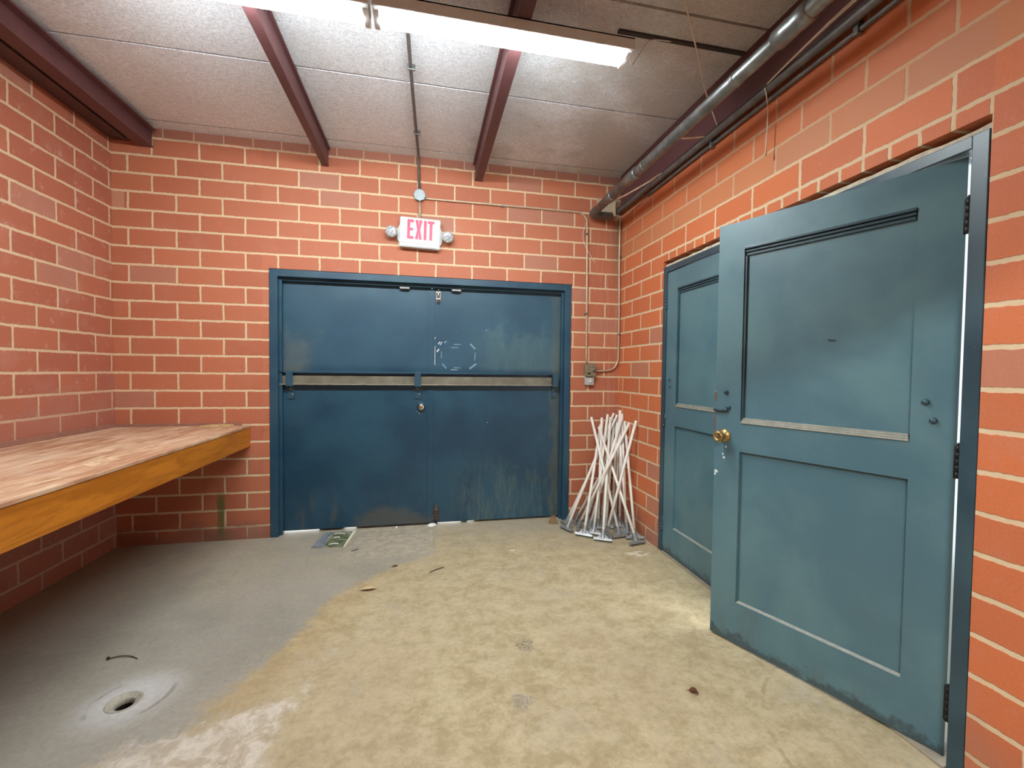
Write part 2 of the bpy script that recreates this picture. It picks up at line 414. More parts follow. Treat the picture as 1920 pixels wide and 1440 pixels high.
def blue_door_material():
    t = paint_material('blue_door_paint', (24, 62, 84), (34, 76, 96), (92, 88, 76))
    n, col, a = t; X, Y, Zs = n.sep(n.pos)
    # worn grey-green areas: hand height at the right edge, beside the left bracket, scuffs at the foot
    nz = n.noise(n.pos, 6, 5, 0.65); stv = n.math('ADD', n.mul(n.noise(n.scale(n.pos, (7, 1, 2.0)), 1.0, 7, 0.8, 0.6), 0.7), n.mul(n.noise(n.scale(n.pos, (31, 1, 4)), 1.0, 4, 0.7), 0.3))
    m = n.mul(n.ss(X, -1.45, -1.1), n.mul(n.ss(Zs, 1.34, 1.40), n.ss(n.math('ADD', Zs, n.mr(nz, 0.3, 0.7, -0.2, 0.2)), 1.80, 1.55)))
    col = n.mix(n.mul(m, n.mr(stv, 0.3, 0.7, 0.15, 0.85)), col, lin((84, 114, 112)))
    m = n.mul(n.ss(n.math('ADD', X, n.mr(nz, 0.3, 0.7, -0.1, 0.1)), -2.62, -2.86), n.mul(n.ss(Zs, 1.33, 1.36), n.ss(n.math('ADD', Zs, n.mr(nz, 0.3, 0.7, -0.15, 0.15)), 1.75, 1.45)))
    col = n.mix(n.mul(m, 0.55), col, lin((104, 108, 96)))
    m = n.ss(n.math('ADD', X, n.mr(nz, 0.3, 0.7, -0.03, 0.03)), -0.665, -0.61)
    col = n.mix(n.mul(m, n.mr(stv, 0.35, 0.65, 0.1, 0.8)), col, lin((98, 98, 80)))
    m = n.mul(n.ss(X, -1.62, -1.35), n.ss(n.math('ADD', Zs, n.mr(nz, 0.3, 0.7, -0.2, 0.2)), 0.62, 0.30))
    col = n.mix(n.mul(m, n.mul(n.ss(stv, 0.44, 0.70), 0.8)), col, lin((96, 112, 104)))
    ex = n.mul(n.math('ADD', X, 2.05), 2.4); ez = n.mul(n.math('ADD', Zs, -0.02), 5.5)
    e = n.math('ADD', n.math('SQRT', n.math('ADD', n.mul(ex, ex), n.mul(ez, ez))), n.mr(nz, 0.3, 0.7, -0.25, 0.25))
    col = n.mix(n.mul(n.ss(e, 1.05, 0.6), 0.6), col, lin((88, 84, 72)))
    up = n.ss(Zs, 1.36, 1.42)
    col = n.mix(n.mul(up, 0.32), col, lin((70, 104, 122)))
    return n.out(col, n.mr(a, 0.3, 0.7, 0.34, 0.46), 0.0, 0.5)
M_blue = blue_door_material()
M_bluefr = finish(paint_material('blue_frame_paint', (28, 66, 90), (44, 80, 98), (80, 88, 84)), 0.40)
M_teal = finish(paint_material('teal_door_paint', (78, 112, 124), (92, 126, 134), (88, 104, 106)), 0.36)
M_tealfr = finish(paint_material('teal_frame_paint', (42, 66, 78), (56, 82, 92), (70, 80, 82)), 0.34)
M_purple = simple('oxide_beam_paint', (94, 60, 62), 0.5, 0, 0.12, 12)
M_grease = simple('greasy_hinge', (34, 31, 30), 0.55, 0.2, 0.3, 60)
M_ledge = simple('toplit_paint_ledge', (150, 152, 142), 0.6, 0, 0.15, 40)  # paler than the doors, light from above painted into ledges and lower beads
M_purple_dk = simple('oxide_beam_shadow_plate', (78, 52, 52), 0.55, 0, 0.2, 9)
M_galv = simple('galvanised_pipe', (128, 134, 134), 0.38, 0.75, 0.28, 18, 0.1)
M_galv_old = simple('dull_grey_conduit', (104, 102, 100), 0.5, 0.35, 0.25, 20)
M_emt = simple('thin_conduit', (198, 178, 152), 0.42, 0.35, 0.15, 30)
M_steel = simple('brushed_steel', (170, 170, 166), 0.32, 0.9, 0.15, 30)
M_chrome = simple('chrome', (226, 224, 216), 0.14, 1.0, 0.04, 30)
M_brass = simple('worn_brass', (160, 134, 86), 0.38, 0.75, 0.2, 60)
M_rust = simple('rusty_steel', (92, 74, 62), 0.75, 0.2, 0.35, 45, 0.3)
M_bar = simple('bare_steel_channel', (150, 146, 132), 0.5, 0.45, 0.25, 16)
M_barL = simple('bare_steel_bar', (122, 120, 106), 0.5, 0.3, 0.25, 9)
M_black = simple('dark_void', (16, 14, 13), 0.8, 0, 0.1)
M_white = simple('white_plastic', (184, 189, 186), 0.35, 0, 0.02)
M_whitelamp = simple('white_enamel', (214, 216, 216), 0.4, 0, 0.04)
M_greyenamel = simple('grey_enamel', (228, 232, 238), 0.5, 0, 0.05)
M_boxblue = simple('pale_grey_box', (170, 186, 190), 0.4, 0.2, 0.06)
M_rustbox = simple('weathered_metal_box', (138, 128, 106), 0.6, 0.3, 0.35, 70, 0.3)
M_wire = simple('pale_wire', (206, 178, 150), 0.6, 0, 0.15)
M_cord = simple('white_cord', (216, 206, 194), 0.7, 0, 0.1)
M_pole = simple('white_pole_paint', (252, 249, 240), 0.35, 0, 0.06, 12)
M_head = simple('grey_cast_head', (150, 152, 152), 0.38, 0.45, 0.2, 50)
M_mortar = simple('pale_bedding_mortar', (190, 176, 146), 0.9, 0, 0.2, 40, 0.4)
M_mortar_bright = simple('loose_white_mortar', (204, 194, 172), 0.9, 0, 0.2, 40, 0.4)
M_concrete = simple('plain_concrete', (150, 140, 122), 0.85, 0, 0.15, 12, 0.2)
M_plaster = simple('plain_block_wall', (178, 120, 96), 0.85, 0, 0.1, 8)
M_leaf = simple('dry_leaf', (196, 176, 136), 0.7, 0, 0.2, 60)
M_twig = simple('dark_twig', (58, 42, 30), 0.8, 0, 0.2, 80)
M_straw = simple('pale_straw', (206, 192, 150), 0.8, 0, 0.1)
M_brownleaf = simple('brown_leaf', (96, 54, 34), 0.8, 0, 0.3, 60)
M_wedge = simple('brown_wood_wedge', (120, 96, 66), 0.8, 0, 0.2, 30)
M_scrap = simple('pale_scrap', (196, 170, 120), 0.8, 0, 0.2, 40)
M_foam = simple('white_foam', (240, 242, 240), 0.8, 0, 0.03)
M_tape = simple('tape_residue', (120, 150, 172), 0.5, 0, 0.15, 90)
M_tapebright = simple('white_tape_scraps', (214, 220, 222), 0.5, 0, 0.1, 90)
M_trapdirt = simple('drain_ring', (172, 168, 154), 0.7, 0.2, 0.2, 60, 0.3)
M_darkjoint = simple('dark_joint_strip', (60, 56, 54), 0.8, 0, 0.15)

def red_glow():
    n = NT('red_exit_letters'); n.b.inputs['Emission Color'].default_value = (1.0, 0.03, 0.12, 1); n.b.inputs['Emission Strength'].default_value = 0.72
    return n.out((0.75, 0.02, 0.06, 1), 0.4)
M_red = red_glow()

def lens_mat(name, s):
    n = NT(name); n.b.inputs['Emission Color'].default_value = (0.93, 1.0, 1.02, 1); n.b.inputs['Emission Strength'].default_value = s
    return n.out((0.9, 0.9, 0.88, 1), 0.4)
M_lens = lens_mat('fluorescent_lens', LAMP)
M_lens_hall = lens_mat('fluorescent_lens_hall', LAMP_HALL)

def clear_lamp():
    n = NT('lamp_head_facets'); v = n.vor(n.scale(n.obj(), (1, 1, 1)), 60)
    col = n.mix(n.ss(v, 0.2, 0.6), lin((244, 248, 250)), lin((176, 184, 190)))
    return n.out(col, 0.15, 0.3)
M_facet = clear_lamp()

def plywood():
    n = NT('worn_plywood_top'); P = n.pos
    g = n.noise(n.scale(P, (3.2, 0.55, 1)), 4.2, 6, 0.65, 1.1)
    col = n.ramp(g, [(0.30, lin((150, 106, 80))), (0.46, lin((184, 142, 112))), (0.58, lin((202, 168, 138))), (0.72, lin((226, 206, 172)))])
    b = n.noise(P, 2.2, 5, 0.65, 0.5)
    col = n.mix(n.mul(n.ss(b, 0.5, 0.66), 0.5), col, lin((206, 182, 156)))
    w = n.noise(n.scale(P, (2.4, 0.7, 1), (3, 1, 0)), 3.0, 6, 0.7, 0.8)
    col = n.mix(n.mul(n.ss(w, 0.56, 0.66), 0.8), col, lin((224, 204, 168)))
    ln = n.noise(n.scale(P, (30, 1.6, 1)), 1.6, 4, 0.6, 0.4)
    col = n.mix(n.mul(n.ss(ln, 0.60, 0.66), 0.35), col, lin((124, 80, 64)))
    n.bump(g, 0.15, 0.004)
    return n.out(col, 0.55, 0, 0.4)
M_ply = plywood()

def ochre():
    n = NT('varnished_board'); P = n.pos
    g = n.noise(n.scale(P, (4, 0.9, 9)), 2.4, 6, 0.65, 1.4)
    col = n.mix(n.ss(g, 0.34, 0.66), lin((170, 100, 16)), lin((200, 126, 30)))
    kn = n.vor(n.scale(P, (1, 1.0, 2.6)), 3.2)
    col = n.mix(n.mul(n.ss(kn, 0.13, 0.05), 0.5), col, lin((130, 74, 22)))
    X, Y, Zs = n.sep(P)
    sp = n.mul(n.ss(n.noise(P, 55, 3, 0.6), 0.64, 0.69), n.mul(n.ss(Y, -0.42, -0.34), n.ss(Y, -0.15, -0.22)))
    col = n.mix(n.mul(sp, 0.9), col, lin((226, 204, 160)))
    n.bump(n.math('ADD', n.mul(g, 0.5), n.mul(n.noise(P, 9, 5, 0.7, 1.0), 0.8)), 0.35, 0.006)
    return n.out(col, 0.38, 0, 0.5)
M_ochre = ochre()
M_mauve = simple('mauve_strip', (150, 106, 90), 0.7, 0, 0.15, 20)

def card_mat():
    n = NT('printed_card'); X, Y, Zs = n.sep(n.obj())
    nz = n.noise(n.obj(), 16, 5, 0.7, 0.8)
    pic = n.ramp(nz, [(0.3, lin((64, 72, 48))), (0.5, lin((104, 112, 80))), (0.62, lin((150, 152, 124))), (0.75, lin((214, 214, 200)))])
    pale = n.mix(n.ss(nz, 0.4, 0.6), lin((118, 126, 132)), lin((156, 164, 170)))
    col = n.mix(n.ss(n.math('ADD', X, n.mr(nz, 0.3, 0.7, -0.01, 0.01)), 0.085, 0.10), pale, pic)
    col = n.mix(n.ss(X, 0.238, 0.241), col, lin((236, 232, 204)))
    return n.out(col, 0.25, 0, 0.5)
M_card = card_mat()

# ---------------------------------------------------------------- room shell
YB = -8.0
def st(o, label, cat): return tag(o, label, cat, kind='structure')

# floor with the hole of the drain in it
DR = Vector((-2.979, -1.755, 0)); RH = 0.062
def floor_mesh():
    bm = nb(); n = 32
    ring = [bm.verts.new((DR.x+RH*math.cos(2*PI*i/n), DR.y+RH*math.sin(2*PI*i/n), 0)) for i in range(n)]
    s = 0.3
    sq = []
    for i in range(n):
        a = 2*PI*i/n; c, q = math.cos(a), math.sin(a); m = s/max(abs(c), abs(q))
        sq.append(bm.verts.new((DR.x+c*m, DR.y+q*m, 0)))
    for i in range(n): bm.faces.new((ring[i], sq[i], sq[(i+1) % n], ring[(i+1) % n]))
    xs = [WX-0.25, DR.x-s, DR.x+s, 0.30]; ys = [YB-0.2, DR.y-s, DR.y+s, 0.35]
    for i in range(3):
        for j in range(3):
            if i == 1 and j == 1: continue
            bm.faces.new([bm.verts.new(p) for p in ((xs[i], ys[j], 0), (xs[i+1], ys[j], 0), (xs[i+1], ys[j+1], 0), (xs[i], ys[j+1], 0))])
    bmesh.ops.remove_doubles(bm, verts=bm.verts[:], dist=1e-5)
    r = bmesh.ops.extrude_face_region(bm, geom=bm.faces[:])
    for v in [g for g in r['geom'] if isinstance(g, bmesh.types.BMVert)]: v.co.z -= 0.15
    return bm
st(ob('floor', floor_mesh(), M_floor), 'worn concrete slab, grey painted on the left and bare tan on the right', 'floor')
bm = nb(); box(bm, -6, 2.5, 0.36, 4.0, -0.12, -0.02); box(bm, 0.31, 2.5, -6, 0.34, -0.12, -0.02)
bm2 = nb()
for a, b in ((-2.66, -2.46), (-2.36, -1.67), (-1.46, -1.40), (-1.34, -0.4)): box(bm2, a, b, 0.128, 0.20, -0.02, 0.06)  # added blocks, stop the daylight under the doors except at the gaps
st(ob('trim_7', bm2, M_concrete), 'unseen sill added behind the blue doors to block daylight under them except at its gaps', 'sill')
st(ob('floor_outside', bm, M_concrete), 'pale paving outside, glimpsed under the blue double doors', 'paving')

# back wall with the double door opening
OX0, OX1, OZ = -3.003, -0.477, 2.163
bm = nb()
box(bm, WX-0.2, OX0, 0, 0.2, 0, 3.3); box(bm, OX1, 0.2, 0, 0.2, 0, 3.3); box(bm, OX0, OX1, 0, 0.2, OZ, 3.3)
st(ob('wall_back', bm, M_back), 'red block wall around the blue double doors', 'wall')
bm = nb(); box(bm, WX-0.2, WX, YB, 0, 0, 3.3)
st(ob('wall_left', bm, M_left), 'red block wall behind the wooden counter', 'wall')
RY0, RY1, RZ = -2.672, -0.738, 2.213
bm = nb()
box(bm, 0, 0.2, RY1, 0, 0, 3.3); box(bm, 0, 0.2, YB, RY0, 0, 3.3); box(bm, 0, 0.2, RY0, RY1, RZ, 3.3)
st(ob('wall_right', bm, M_right), 'orange red block wall around the teal panelled doors', 'wall')
# unseen hall opening, header and sides shaped for the light on the ajar door
bm = nb()
HY = -4.12
box(bm, WX, -1.98, HY-0.1, HY, 0, 3.3); box(bm, -0.30, 0, HY-0.1, HY, 0, 3.3); box(bm, -1.98, -0.30, HY-0.1, HY, 2.45, 3.3)
st(ob('wall_front', bm, M_plaster), 'unseen block wall behind the viewpoint, its opening shaped for the light on the ajar door', 'wall')
bm = nb(); box(bm, WX-0.2, 0.2, YB-0.2, YB, 0, 3.3)
st(ob('wall_hall', bm, M_plaster), 'far wall of the hall behind the viewpoint', 'wall')

# wood fibre deck in panels with open joints
bm = nb()
ys = [0.2, -0.12, -0.94, -1.76, -2.58, -3.40, -4.22, -5.04, -5.86, -6.68, -7.5, -8.2]
for a, b in zip(ys, ys[1:]): box(bm, WX-0.2, 0.2, b+0.008, a-0.008, CEIL, CEIL+0.06)
st(ob('ceiling', bm, M_deck), 'grey wood fibre deck panels with dark joints', 'ceiling')
bm = nb(); box(bm, WX-0.25, 0.25, YB-0.25, 0.25, CEIL+0.062, CEIL+0.1)
st(ob('ceiling_backing', bm, M_black), 'dark roof above the joints of the ceiling panels', 'roof')
bm = nb(); box(bm, -0.80, -0.045, -1.606, -1.584, CEIL-0.012, CEIL)
st(ob('trim_1', bm, M_darkjoint), 'dark batten across the ceiling from the strip light to the pipe', 'batten')

# ---------------------------------------------------------------- steel overhead
# left edge beam: deep web with a lower lip and a second angle against the wall
t = thing('steel_beam', 'oxide red steel edge beam along the top of the left wall', 'beam', (-3.93, -2.0, 3.0))
bm = nb(); box(bm, -3.80, -3.790, -4.0, -0.02, 3.015, CEIL-0.002); ob('web', bm, M_purple, t)
bm = nb(); box(bm, -3.885, -3.788, -4.0, -0.004, 3.012, 3.022, 0.002); ob('lower_flange', bm, M_purple, t)
bm = nb(); box(bm, -3.80, -3.745, -4.0, -0.05, 3.115, 3.125); ob('upper_flange', bm, M_purple, t)
bm = nb(); box(bm, -4.06, -3.886, -4.0, -0.004, 3.045, 3.055); box(bm, -3.97, -3.93, -4.0, -0.06, 3.03, 3.044); ob('seat_plate', bm, M_purple_dk, t)
t['label'] = 'oxide red steel edge beam along the top of the left wall'

def joist(x0, x1, label, flip):
    t = thing('ceiling_joist', label, 'joist', ((x0+x1)/2, -1.5, 3.0), 'bulb joists under the deck')
    bm = nb(); box(bm, x0, x1, -4.0, -0.004, 3.002, 3.014, 0.002); ob('bottom_flange', bm, M_purple, t)
    wx = x1-0.012 if flip else x0
    bm = nb(); box(bm, wx, wx+0.012, -4.0, -0.02, 3.014, CEIL-0.01); ob('web', bm, M_purple, t)
    bm = nb(); box(bm, x0-0.02 if not flip else x0, x1+0.02 if flip else x1, -4.0, -0.035, CEIL-0.040, CEIL-0.030, 0.002); ob('top_flange', bm, M_purple, t)
    for y in (-0.12, -0.94, -1.76):
        bm = nb(); xx = wx+0.012 if flip else wx-0.014
        box(bm, xx, xx+0.014, y-0.02, y+0.015, CEIL-0.03, CEIL-0.002, 0.003)
        ob('deck_clip', bm, M_galv_old, t)
joist(-2.605, -2.553, 'red steel joist under the ceiling, left of the exit sign conduit', True)
joist(-1.372, -1.306, 'red steel joist under the ceiling, right of the exit sign conduit', False)

# right edge beam
t = thing('steel_beam', 'oxide red steel beam over the teal doors, behind the grey pipe', 'beam', (-0.03, -2.0, 2.86))
bm = nb(); box(bm, -0.040, -0.030, -4.0, -0.05, 2.872, CEIL-0.002); ob('web', bm, M_purple, t)
bm = nb(); box(bm, -0.060, -0.003, -4.0, -0.01, 2.862, 2.872, 0.002); ob('lower_flange', bm, M_purple_dk, t)
bm = nb(); box(bm, -0.255, -0.075, -0.030, -0.002, 2.80, 2.945, 0.004); ob('bearing_pad', bm, M_mortar, t)['label'] = 'pale mortar bearing pad'

t = thing('sprinkler_pipe', 'thick galvanised pipe running under the ceiling beside the right beam', 'pipe', (-0.32, -2.0, 2.78))
RP = 0.034
elbow = [(-0.32, -0.20, 2.785), (-0.32, -0.12, 2.785), (-0.317, -0.085, 2.785), (-0.305, -0.062, 2.785), (-0.28, -0.052, 2.785), (-0.22, -0.052, 2.785), (-0.128, -0.052, 2.787)]
bm = nb(); tube(bm, [(-0.32, -4.0, 2.785), (-0.32, -1.0, 2.785)]+elbow[:1], RP, 20); ob('pipe', bm, M_galv, t, True)
bm = nb(); tube(bm, sweep(elbow, 4), RP+0.001, 20); ob('elbow', bm, M_galv_old, t, True)
for y0, y1, r in ((-0.50, -0.42, 0.041), (-0.90, -0.74, 0.041), (-1.01, -0.985, 0.038), (-1.90, -1.875, 0.038), (-2.30, -2.13, 0.043), (-2.52, -2.50, 0.038)):
    bm = nb(); lathe(bm, [(RP, 0), (r, 0.004), (r, (y1-y0)*0.3), (r-0.003, (y1-y0)*0.45), (r, (y1-y0)*0.6), (r, y1-y0-0.004), (RP, y1-y0)], (-0.32, y0, 2.785), (0, 1, 0), 20)
    ob('coupling', bm, M_galv, t, True)
bm = nb(); tube(bm, [(-0.32, -2.9, 2.82), (-0.32, -2.9, CEIL)], 0.004, 6); ob('hanger_rod', bm, M_galv_old, t)

t = thing('cable_duct', 'dull grey duct under the flange of the right beam', 'duct', (-0.05, -2.0, 2.84))
bm = nb(); tube(bm, sweep([(-0.052, -4.0, 2.84), (-0.052, -2.6, 2.84), (-0.050, -1.6, 2.841), (-0.050, -0.9, 2.841), (-0.052, -0.3, 2.84), (-0.052, -0.03, 2.84)], 5), 0.020, 14)
ob('duct', bm, M_galv_old, t, True)
t2 = thing('wall_conduit', 'thin conduit pinned along the top of the right wall', 'conduit', (-0.02, -2.0, 2.77))
bm = nb(); tube(bm, sweep([(-0.016, -4.0, 2.805), (-0.016, -2.6, 2.803), (-0.016, -1.9, 2.806), (-0.016, -1.2, 2.81), (-0.016, -0.5, 2.81)], 5), 0.011, 10); ob('tube', bm, M_galv_old, t2, True)
for y in (-2.23, -1.30):
    bm = nb(); box(bm, -0.034, -0.002, y-0.012, y+0.012, 2.785, 2.838, 0.004); ob('strap', bm, M_galv, t2)

def wire(name, pts, r, mat, label, cat, k=6):
    bm = nb(); tube(bm, sweep(pts, k), r, 6); return tag(ob(name, bm, mat, None, True), label, cat)
t = thing('wire_pair', 'pale pair of wires lying along the upper edge of the grey duct', 'wire', (-0.07, -2.0, 2.88))
for dz in (0, 0.010):
    bm = nb(); tube(bm, sweep([(-0.070, -2.75, 2.892+dz), (-0.071, -2.302, 2.892+dz), (-0.071, -2.111, 2.885+dz*0.8), (-0.071, -1.906, 2.866+dz*0.3), (-0.070, -1.80, 2.852+dz*0.2)], 5), 0.0035, 6)
    ob('strand', bm, M_wire, t, True)
t = thing('wire_pair', 'pale twin wire drooping from the pipe to the right beam near the corner', 'wire', (-0.2, -0.4, 2.85))
for q in (0, 1):
    bm = nb(); tube(bm, sweep([(-0.272, -0.30, 2.80), (-0.20, -0.42, 2.815-q*0.005), (-0.12, -0.62, 2.835-q*0.006), (-0.072, -0.80+q*0.08, 2.848-q*0.003)], 6), 0.003, 6)
    ob('strand', bm, M_wire, t, True)
wire('tie_wire', [(-0.285, -1.317, 2.805), (-0.18, -1.305, 2.825), (-0.065, -1.292, 2.855)], 0.005, M_wire, 'pale tie wire between the pipe and the right beam', 'wire')
wire('hanging_cord', [(-0.579, -1.843, 3.155), (-0.42, -1.71, 3.04), (-0.27, -1.58, 2.93), (-0.066, -1.41, 2.86)], 0.004, M_cord, 'white cord slanting from the ceiling down behind the grey pipe', 'cord')
t = thing('hanging_cord', 'short white cord with a knotted tip dangling below the right beam', 'cord', (-0.06, -1.785, 2.84))
bm = nb(); tube(bm, sweep([(-0.075, -1.79, 2.84), (-0.056, -1.79, 2.76), (-0.047, -1.782, 2.64), (-0.05, -1.778, 2.53)], 5), 0.0028, 6); ob('string', bm, M_cord, t, True)
bm = nb(); lathe(bm, [(0, 0), (0.006, 0.004), (0.007, 0.018), (0.004, 0.034), (0, 0.036)], (-0.05, -1.778, 2.500), (0, 0, 1), 10); ob('tip', bm, M_scrap, t, True)

# ---------------------------------------------------------------- strip lights
def fixture(x0, x1, yn, yf, z, label, lens, grp='fluorescent strip lights', hall=False):
    t = thing('strip_light', label, 'ceiling light', ((x0+x1)/2, (yn+yf)/2, z), grp)
    top = z+0.055
    bm = nb(); box(bm, x0, x1, yn, yf-0.014, z+0.018, top, 0.004); ob('housing', bm, M_greyenamel, t)
    bm = nb(); prism(bm, [(yf-0.014, z+0.048), (yf+0.022, z+0.046), (yf+0.022, z+0.043), (yf+0.006, z+0.045), (yf-0.014, z+0.045)], 'yz', x0, x1); ob('cutoff_wing', bm, M_whitelamp, t)  # added wing, shields the ceiling beside the lens from its upward light
    bm = nb()   # reflector lip on the near side
    box(bm, x0, x1, yn-0.014, yn-0.008, z+0.004, top+0.004); box(bm, x0, x1, yn-0.014, yn+0.01, top-0.002, top+0.004)
    ob('reflector', bm, M_whitelamp, t)
    prof = [(yf, z+0.046), (yf+0.006, z+0.026), (yf+0.002, z+0.008), (yf-0.006, z+0.002), (yf-0.022, z-0.006), ((yf+yn)/2, z-0.010), (yn+0.016, z-0.004), (yn+0.002, z+0.008), (yn+0.004, z+0.016), (yf-0.010, z+0.016), (yf-0.010, z+0.046)]
    bm = nb(); prism(bm, prof, 'yz', x0+0.03, x1-0.03); ob('lens', bm, lens, t)['label'] = 'glowing white lens'
    for xa, xb in ((x0+0.002, x0+0.030), (x1-0.030, x1-0.002)):
        bm = nb(); box(bm, xa, xb, yn+0.004, yf, z-0.006, z+0.05, 0.004); ob('end_cap', bm, M_whitelamp, t)
    for xx in (x0+0.10, x1-0.10):
        bm = nb(); box(bm, xx-0.010, xx+0.010, yf-0.03, yf-0.022, top, CEIL if hall else 3.002, 0); ob('hanger', bm, M_greyenamel, t)
    return t
FN, FF, FZ = -1.742, -1.625, 2.942
fixture(-2.018, -0.785, FN, FF, FZ, 'lit fluorescent strip light, right of the pair end to end under the ceiling', M_lens)
fixture(-3.262, -2.032, FN, FF, FZ, 'lit strip light, left of the pair, mostly cut off by the photo edge', M_lens)
fixture(-2.9, -1.67, -5.46, -5.33, 3.02, 'unseen strip light placed in the hall behind the viewpoint for the light edge on the ajar door', M_lens_hall, None, True)
wire('loose_wire', [(-0.775, -1.66, 3.00), (-0.75, -1.63, 3.01), (-0.72, -1.60, 2.99), (-0.68, -1.60, 3.05), (-0.62, -1.60, 3.13), (-0.50, -1.60, 3.145)], 0.003, M_cord, 'loose white loop of wire at the right end of the strip light', 'wire')

# ---------------------------------------------------------------- exit sign and its conduits
def rounded(x0, x1, z0, z1, r, n=4):
    out = []
    for cx, cz, a in ((x1-r, z1-r, 0), (x0+r, z1-r, PI/2), (x0+r, z0+r, PI), (x1-r, z0+r, 1.5*PI)):
        for i in range(n+1): out.append((cx+r*math.cos(a+i*PI/2/n), cz+r*math.sin(a+i*PI/2/n)))
    return out
t = thing('exit_sign', 'lit white exit sign with red letters and two lamp heads above the blue double doors', 'exit sign', (-1.83, -0.0, 2.505))
t.rotation_euler = (0, math.radians(1.6), 0)
S0 = Vector((-1.83, 0, 2.505))
def sp(bm): return bm
bm = nb(); prism(bm, rounded(-1.994, -1.666, 2.385, 2.630, 0.012), 'xz', -0.062, -0.004); bmesh.ops.bevel(bm, geom=[e for e in bm.edges if abs(e.verts[0].co.y+0.062) < 1e-4 and abs(e.verts[1].co.y+0.062) < 1e-4], offset=0.006, segments=2, affect='EDGES'); ob('housing', bm, M_white, t)
bm = nb(); box(bm, -1.990, -1.670, -0.0635, -0.0605, 2.418, 2.4205); ob('battery_seam', bm, simple('seam_grey', (168, 172, 170), 0.5), t)
bm = nb(); X0, Z1, hh = -1.934, 2.610, 0.158
def letter_E(x, w, s): return [[(x, Z1), (x+w, Z1), (x+w, Z1-s), (x+s, Z1-s), (x+s, Z1-hh/2+s/2), (x+w*0.9, Z1-hh/2+s/2), (x+w*0.9, Z1-hh/2-s/2), (x+s, Z1-hh/2-s/2), (x+s, Z1-hh+s), (x+w, Z1-hh+s), (x+w, Z1-hh), (x, Z1-hh)]]
polys = letter_E(X0, 0.052, 0.022)
xx = X0+0.064; ww = 0.056; s = 0.024
polys += [[(xx, Z1), (xx+s, Z1), (xx+ww/2, Z1-hh/2+0.022), (xx+ww-s, Z1), (xx+ww, Z1), (xx+ww/2+s/2, Z1-hh/2), (xx+ww, Z1-hh), (xx+ww-s, Z1-hh), (xx+ww/2, Z1-hh/2-0.022), (xx+s, Z1-hh), (xx, Z1-hh), (xx+ww/2-s/2, Z1-hh/2)]]
xx = X0+0.134; polys += [[(xx, Z1), (xx+0.022, Z1), (xx+0.022, Z1-hh), (xx, Z1-hh)]]
xx = X0+0.166; polys += [[(xx, Z1), (xx+0.052, Z1), (xx+0.052, Z1-0.021), (xx+0.037, Z1-0.021), (xx+0.037, Z1-hh), (xx+0.015, Z1-hh), (xx+0.015, Z1-0.021), (xx, Z1-0.021)]]
for pl in polys: prism(bm, pl, 'xz', -0.0640, -0.0615)
ob('exit_letters', bm, M_red, t)['label'] = 'red letters EXIT'
for sx in (-1, 1):
    cx = -1.83 + sx*0.164
    bm = nb(); prism(bm, [(cx, 2.575), (cx+sx*0.010, 2.560), (cx+sx*0.020, 2.535), (cx+sx*0.024, 2.495), (cx+sx*0.020, 2.455), (cx+sx*0.008, 2.430), (cx, 2.428)], 'xz', -0.022, -0.006); ob('side_wing', bm, M_white, t)
    lx = -1.83 + sx*0.226
    bm = nb(); lathe(bm, [(0.014, 0), (0.034, 0.006), (0.045, 0.024), (0.047, 0.044), (0.044, 0.046)], (lx, -0.026, 2.500), Vector((sx*0.12, -1, -0.14)), 20)
    tube(bm, [(cx+sx*0.028, -0.03, 2.50), (lx-sx*0.02, -0.035, 2.50)], 0.012, 8)
    hd = ob('lamp_head', bm, M_white, t, True)
    bm = nb(); lathe(bm, [(0.044, 0.044), (0.038, 0.049), (0.020, 0.053), (0, 0.054)], (lx, -0.026, 2.500), Vector((sx*0.12, -1, -0.14)), 12); ob('lamp_lens', bm, M_facet, hd)

t = thing('junction_box', 'round pale grey junction box on the wall above the exit sign', 'junction box', (-1.835, 0, 2.83))
bm = nb(); lathe(bm, [(0.046, 0.001), (0.046, 0.030), (0.044, 0.034)], (-1.835, 0, 2.829), (0, -1, 0), 8); ob('box', bm, M_galv_old, t)
bm = nb(); lathe(bm, [(0.050, 0.034), (0.050, 0.038), (0.047, 0.040), (0, 0.040)], (-1.835, 0, 2.829), (0, -1, 0), 8)
ob('cover', bm, M_boxblue, t)
for a in (0.6, 3.7):
    bm = nb(); lathe(bm, [(0.005, 0.040), (0.004, 0.043), (0, 0.043)], (-1.835+0.030*math.cos(a), 0, 2.829+0.034*math.sin(a)), (0, -1, 0), 8)
    ob('screw', bm, M_steel, t)
t = thing('exit_conduit', 'straight grey conduit from the ceiling down to the round junction box', 'conduit', (-1.84, -0.3, 3.0))
bm = nb(); tube(bm, sweep([(-1.885, -1.60, 3.142), (-1.87, -0.9, 3.142), (-1.846, -0.06, 3.140)], 4)+[Vector(p) for p in ((-1.845, -0.035, 3.13), (-1.844, -0.022, 3.10), (-1.838, -0.019, 2.875))], 0.0105, 12); ob('tube', bm, M_galv_old, t, True)
for p in ((-1.855, -0.40, 3.142), (-1.876, -1.10, 3.142)):
    bm = nb(); box(bm, p[0]-0.018, p[0]+0.028, p[1]-0.008, p[1]+0.008, 3.128, CEIL, 0.003); ob('strap', bm, M_galv, t)
bm = nb(); tube(bm, [(-1.834, -0.018, 2.784), (-1.832, -0.018, 2.632)], 0.0105, 12); tag(ob('conduit_stub', bm, M_emt, None, True), 'short pale conduit between the junction box and the exit sign', 'conduit')

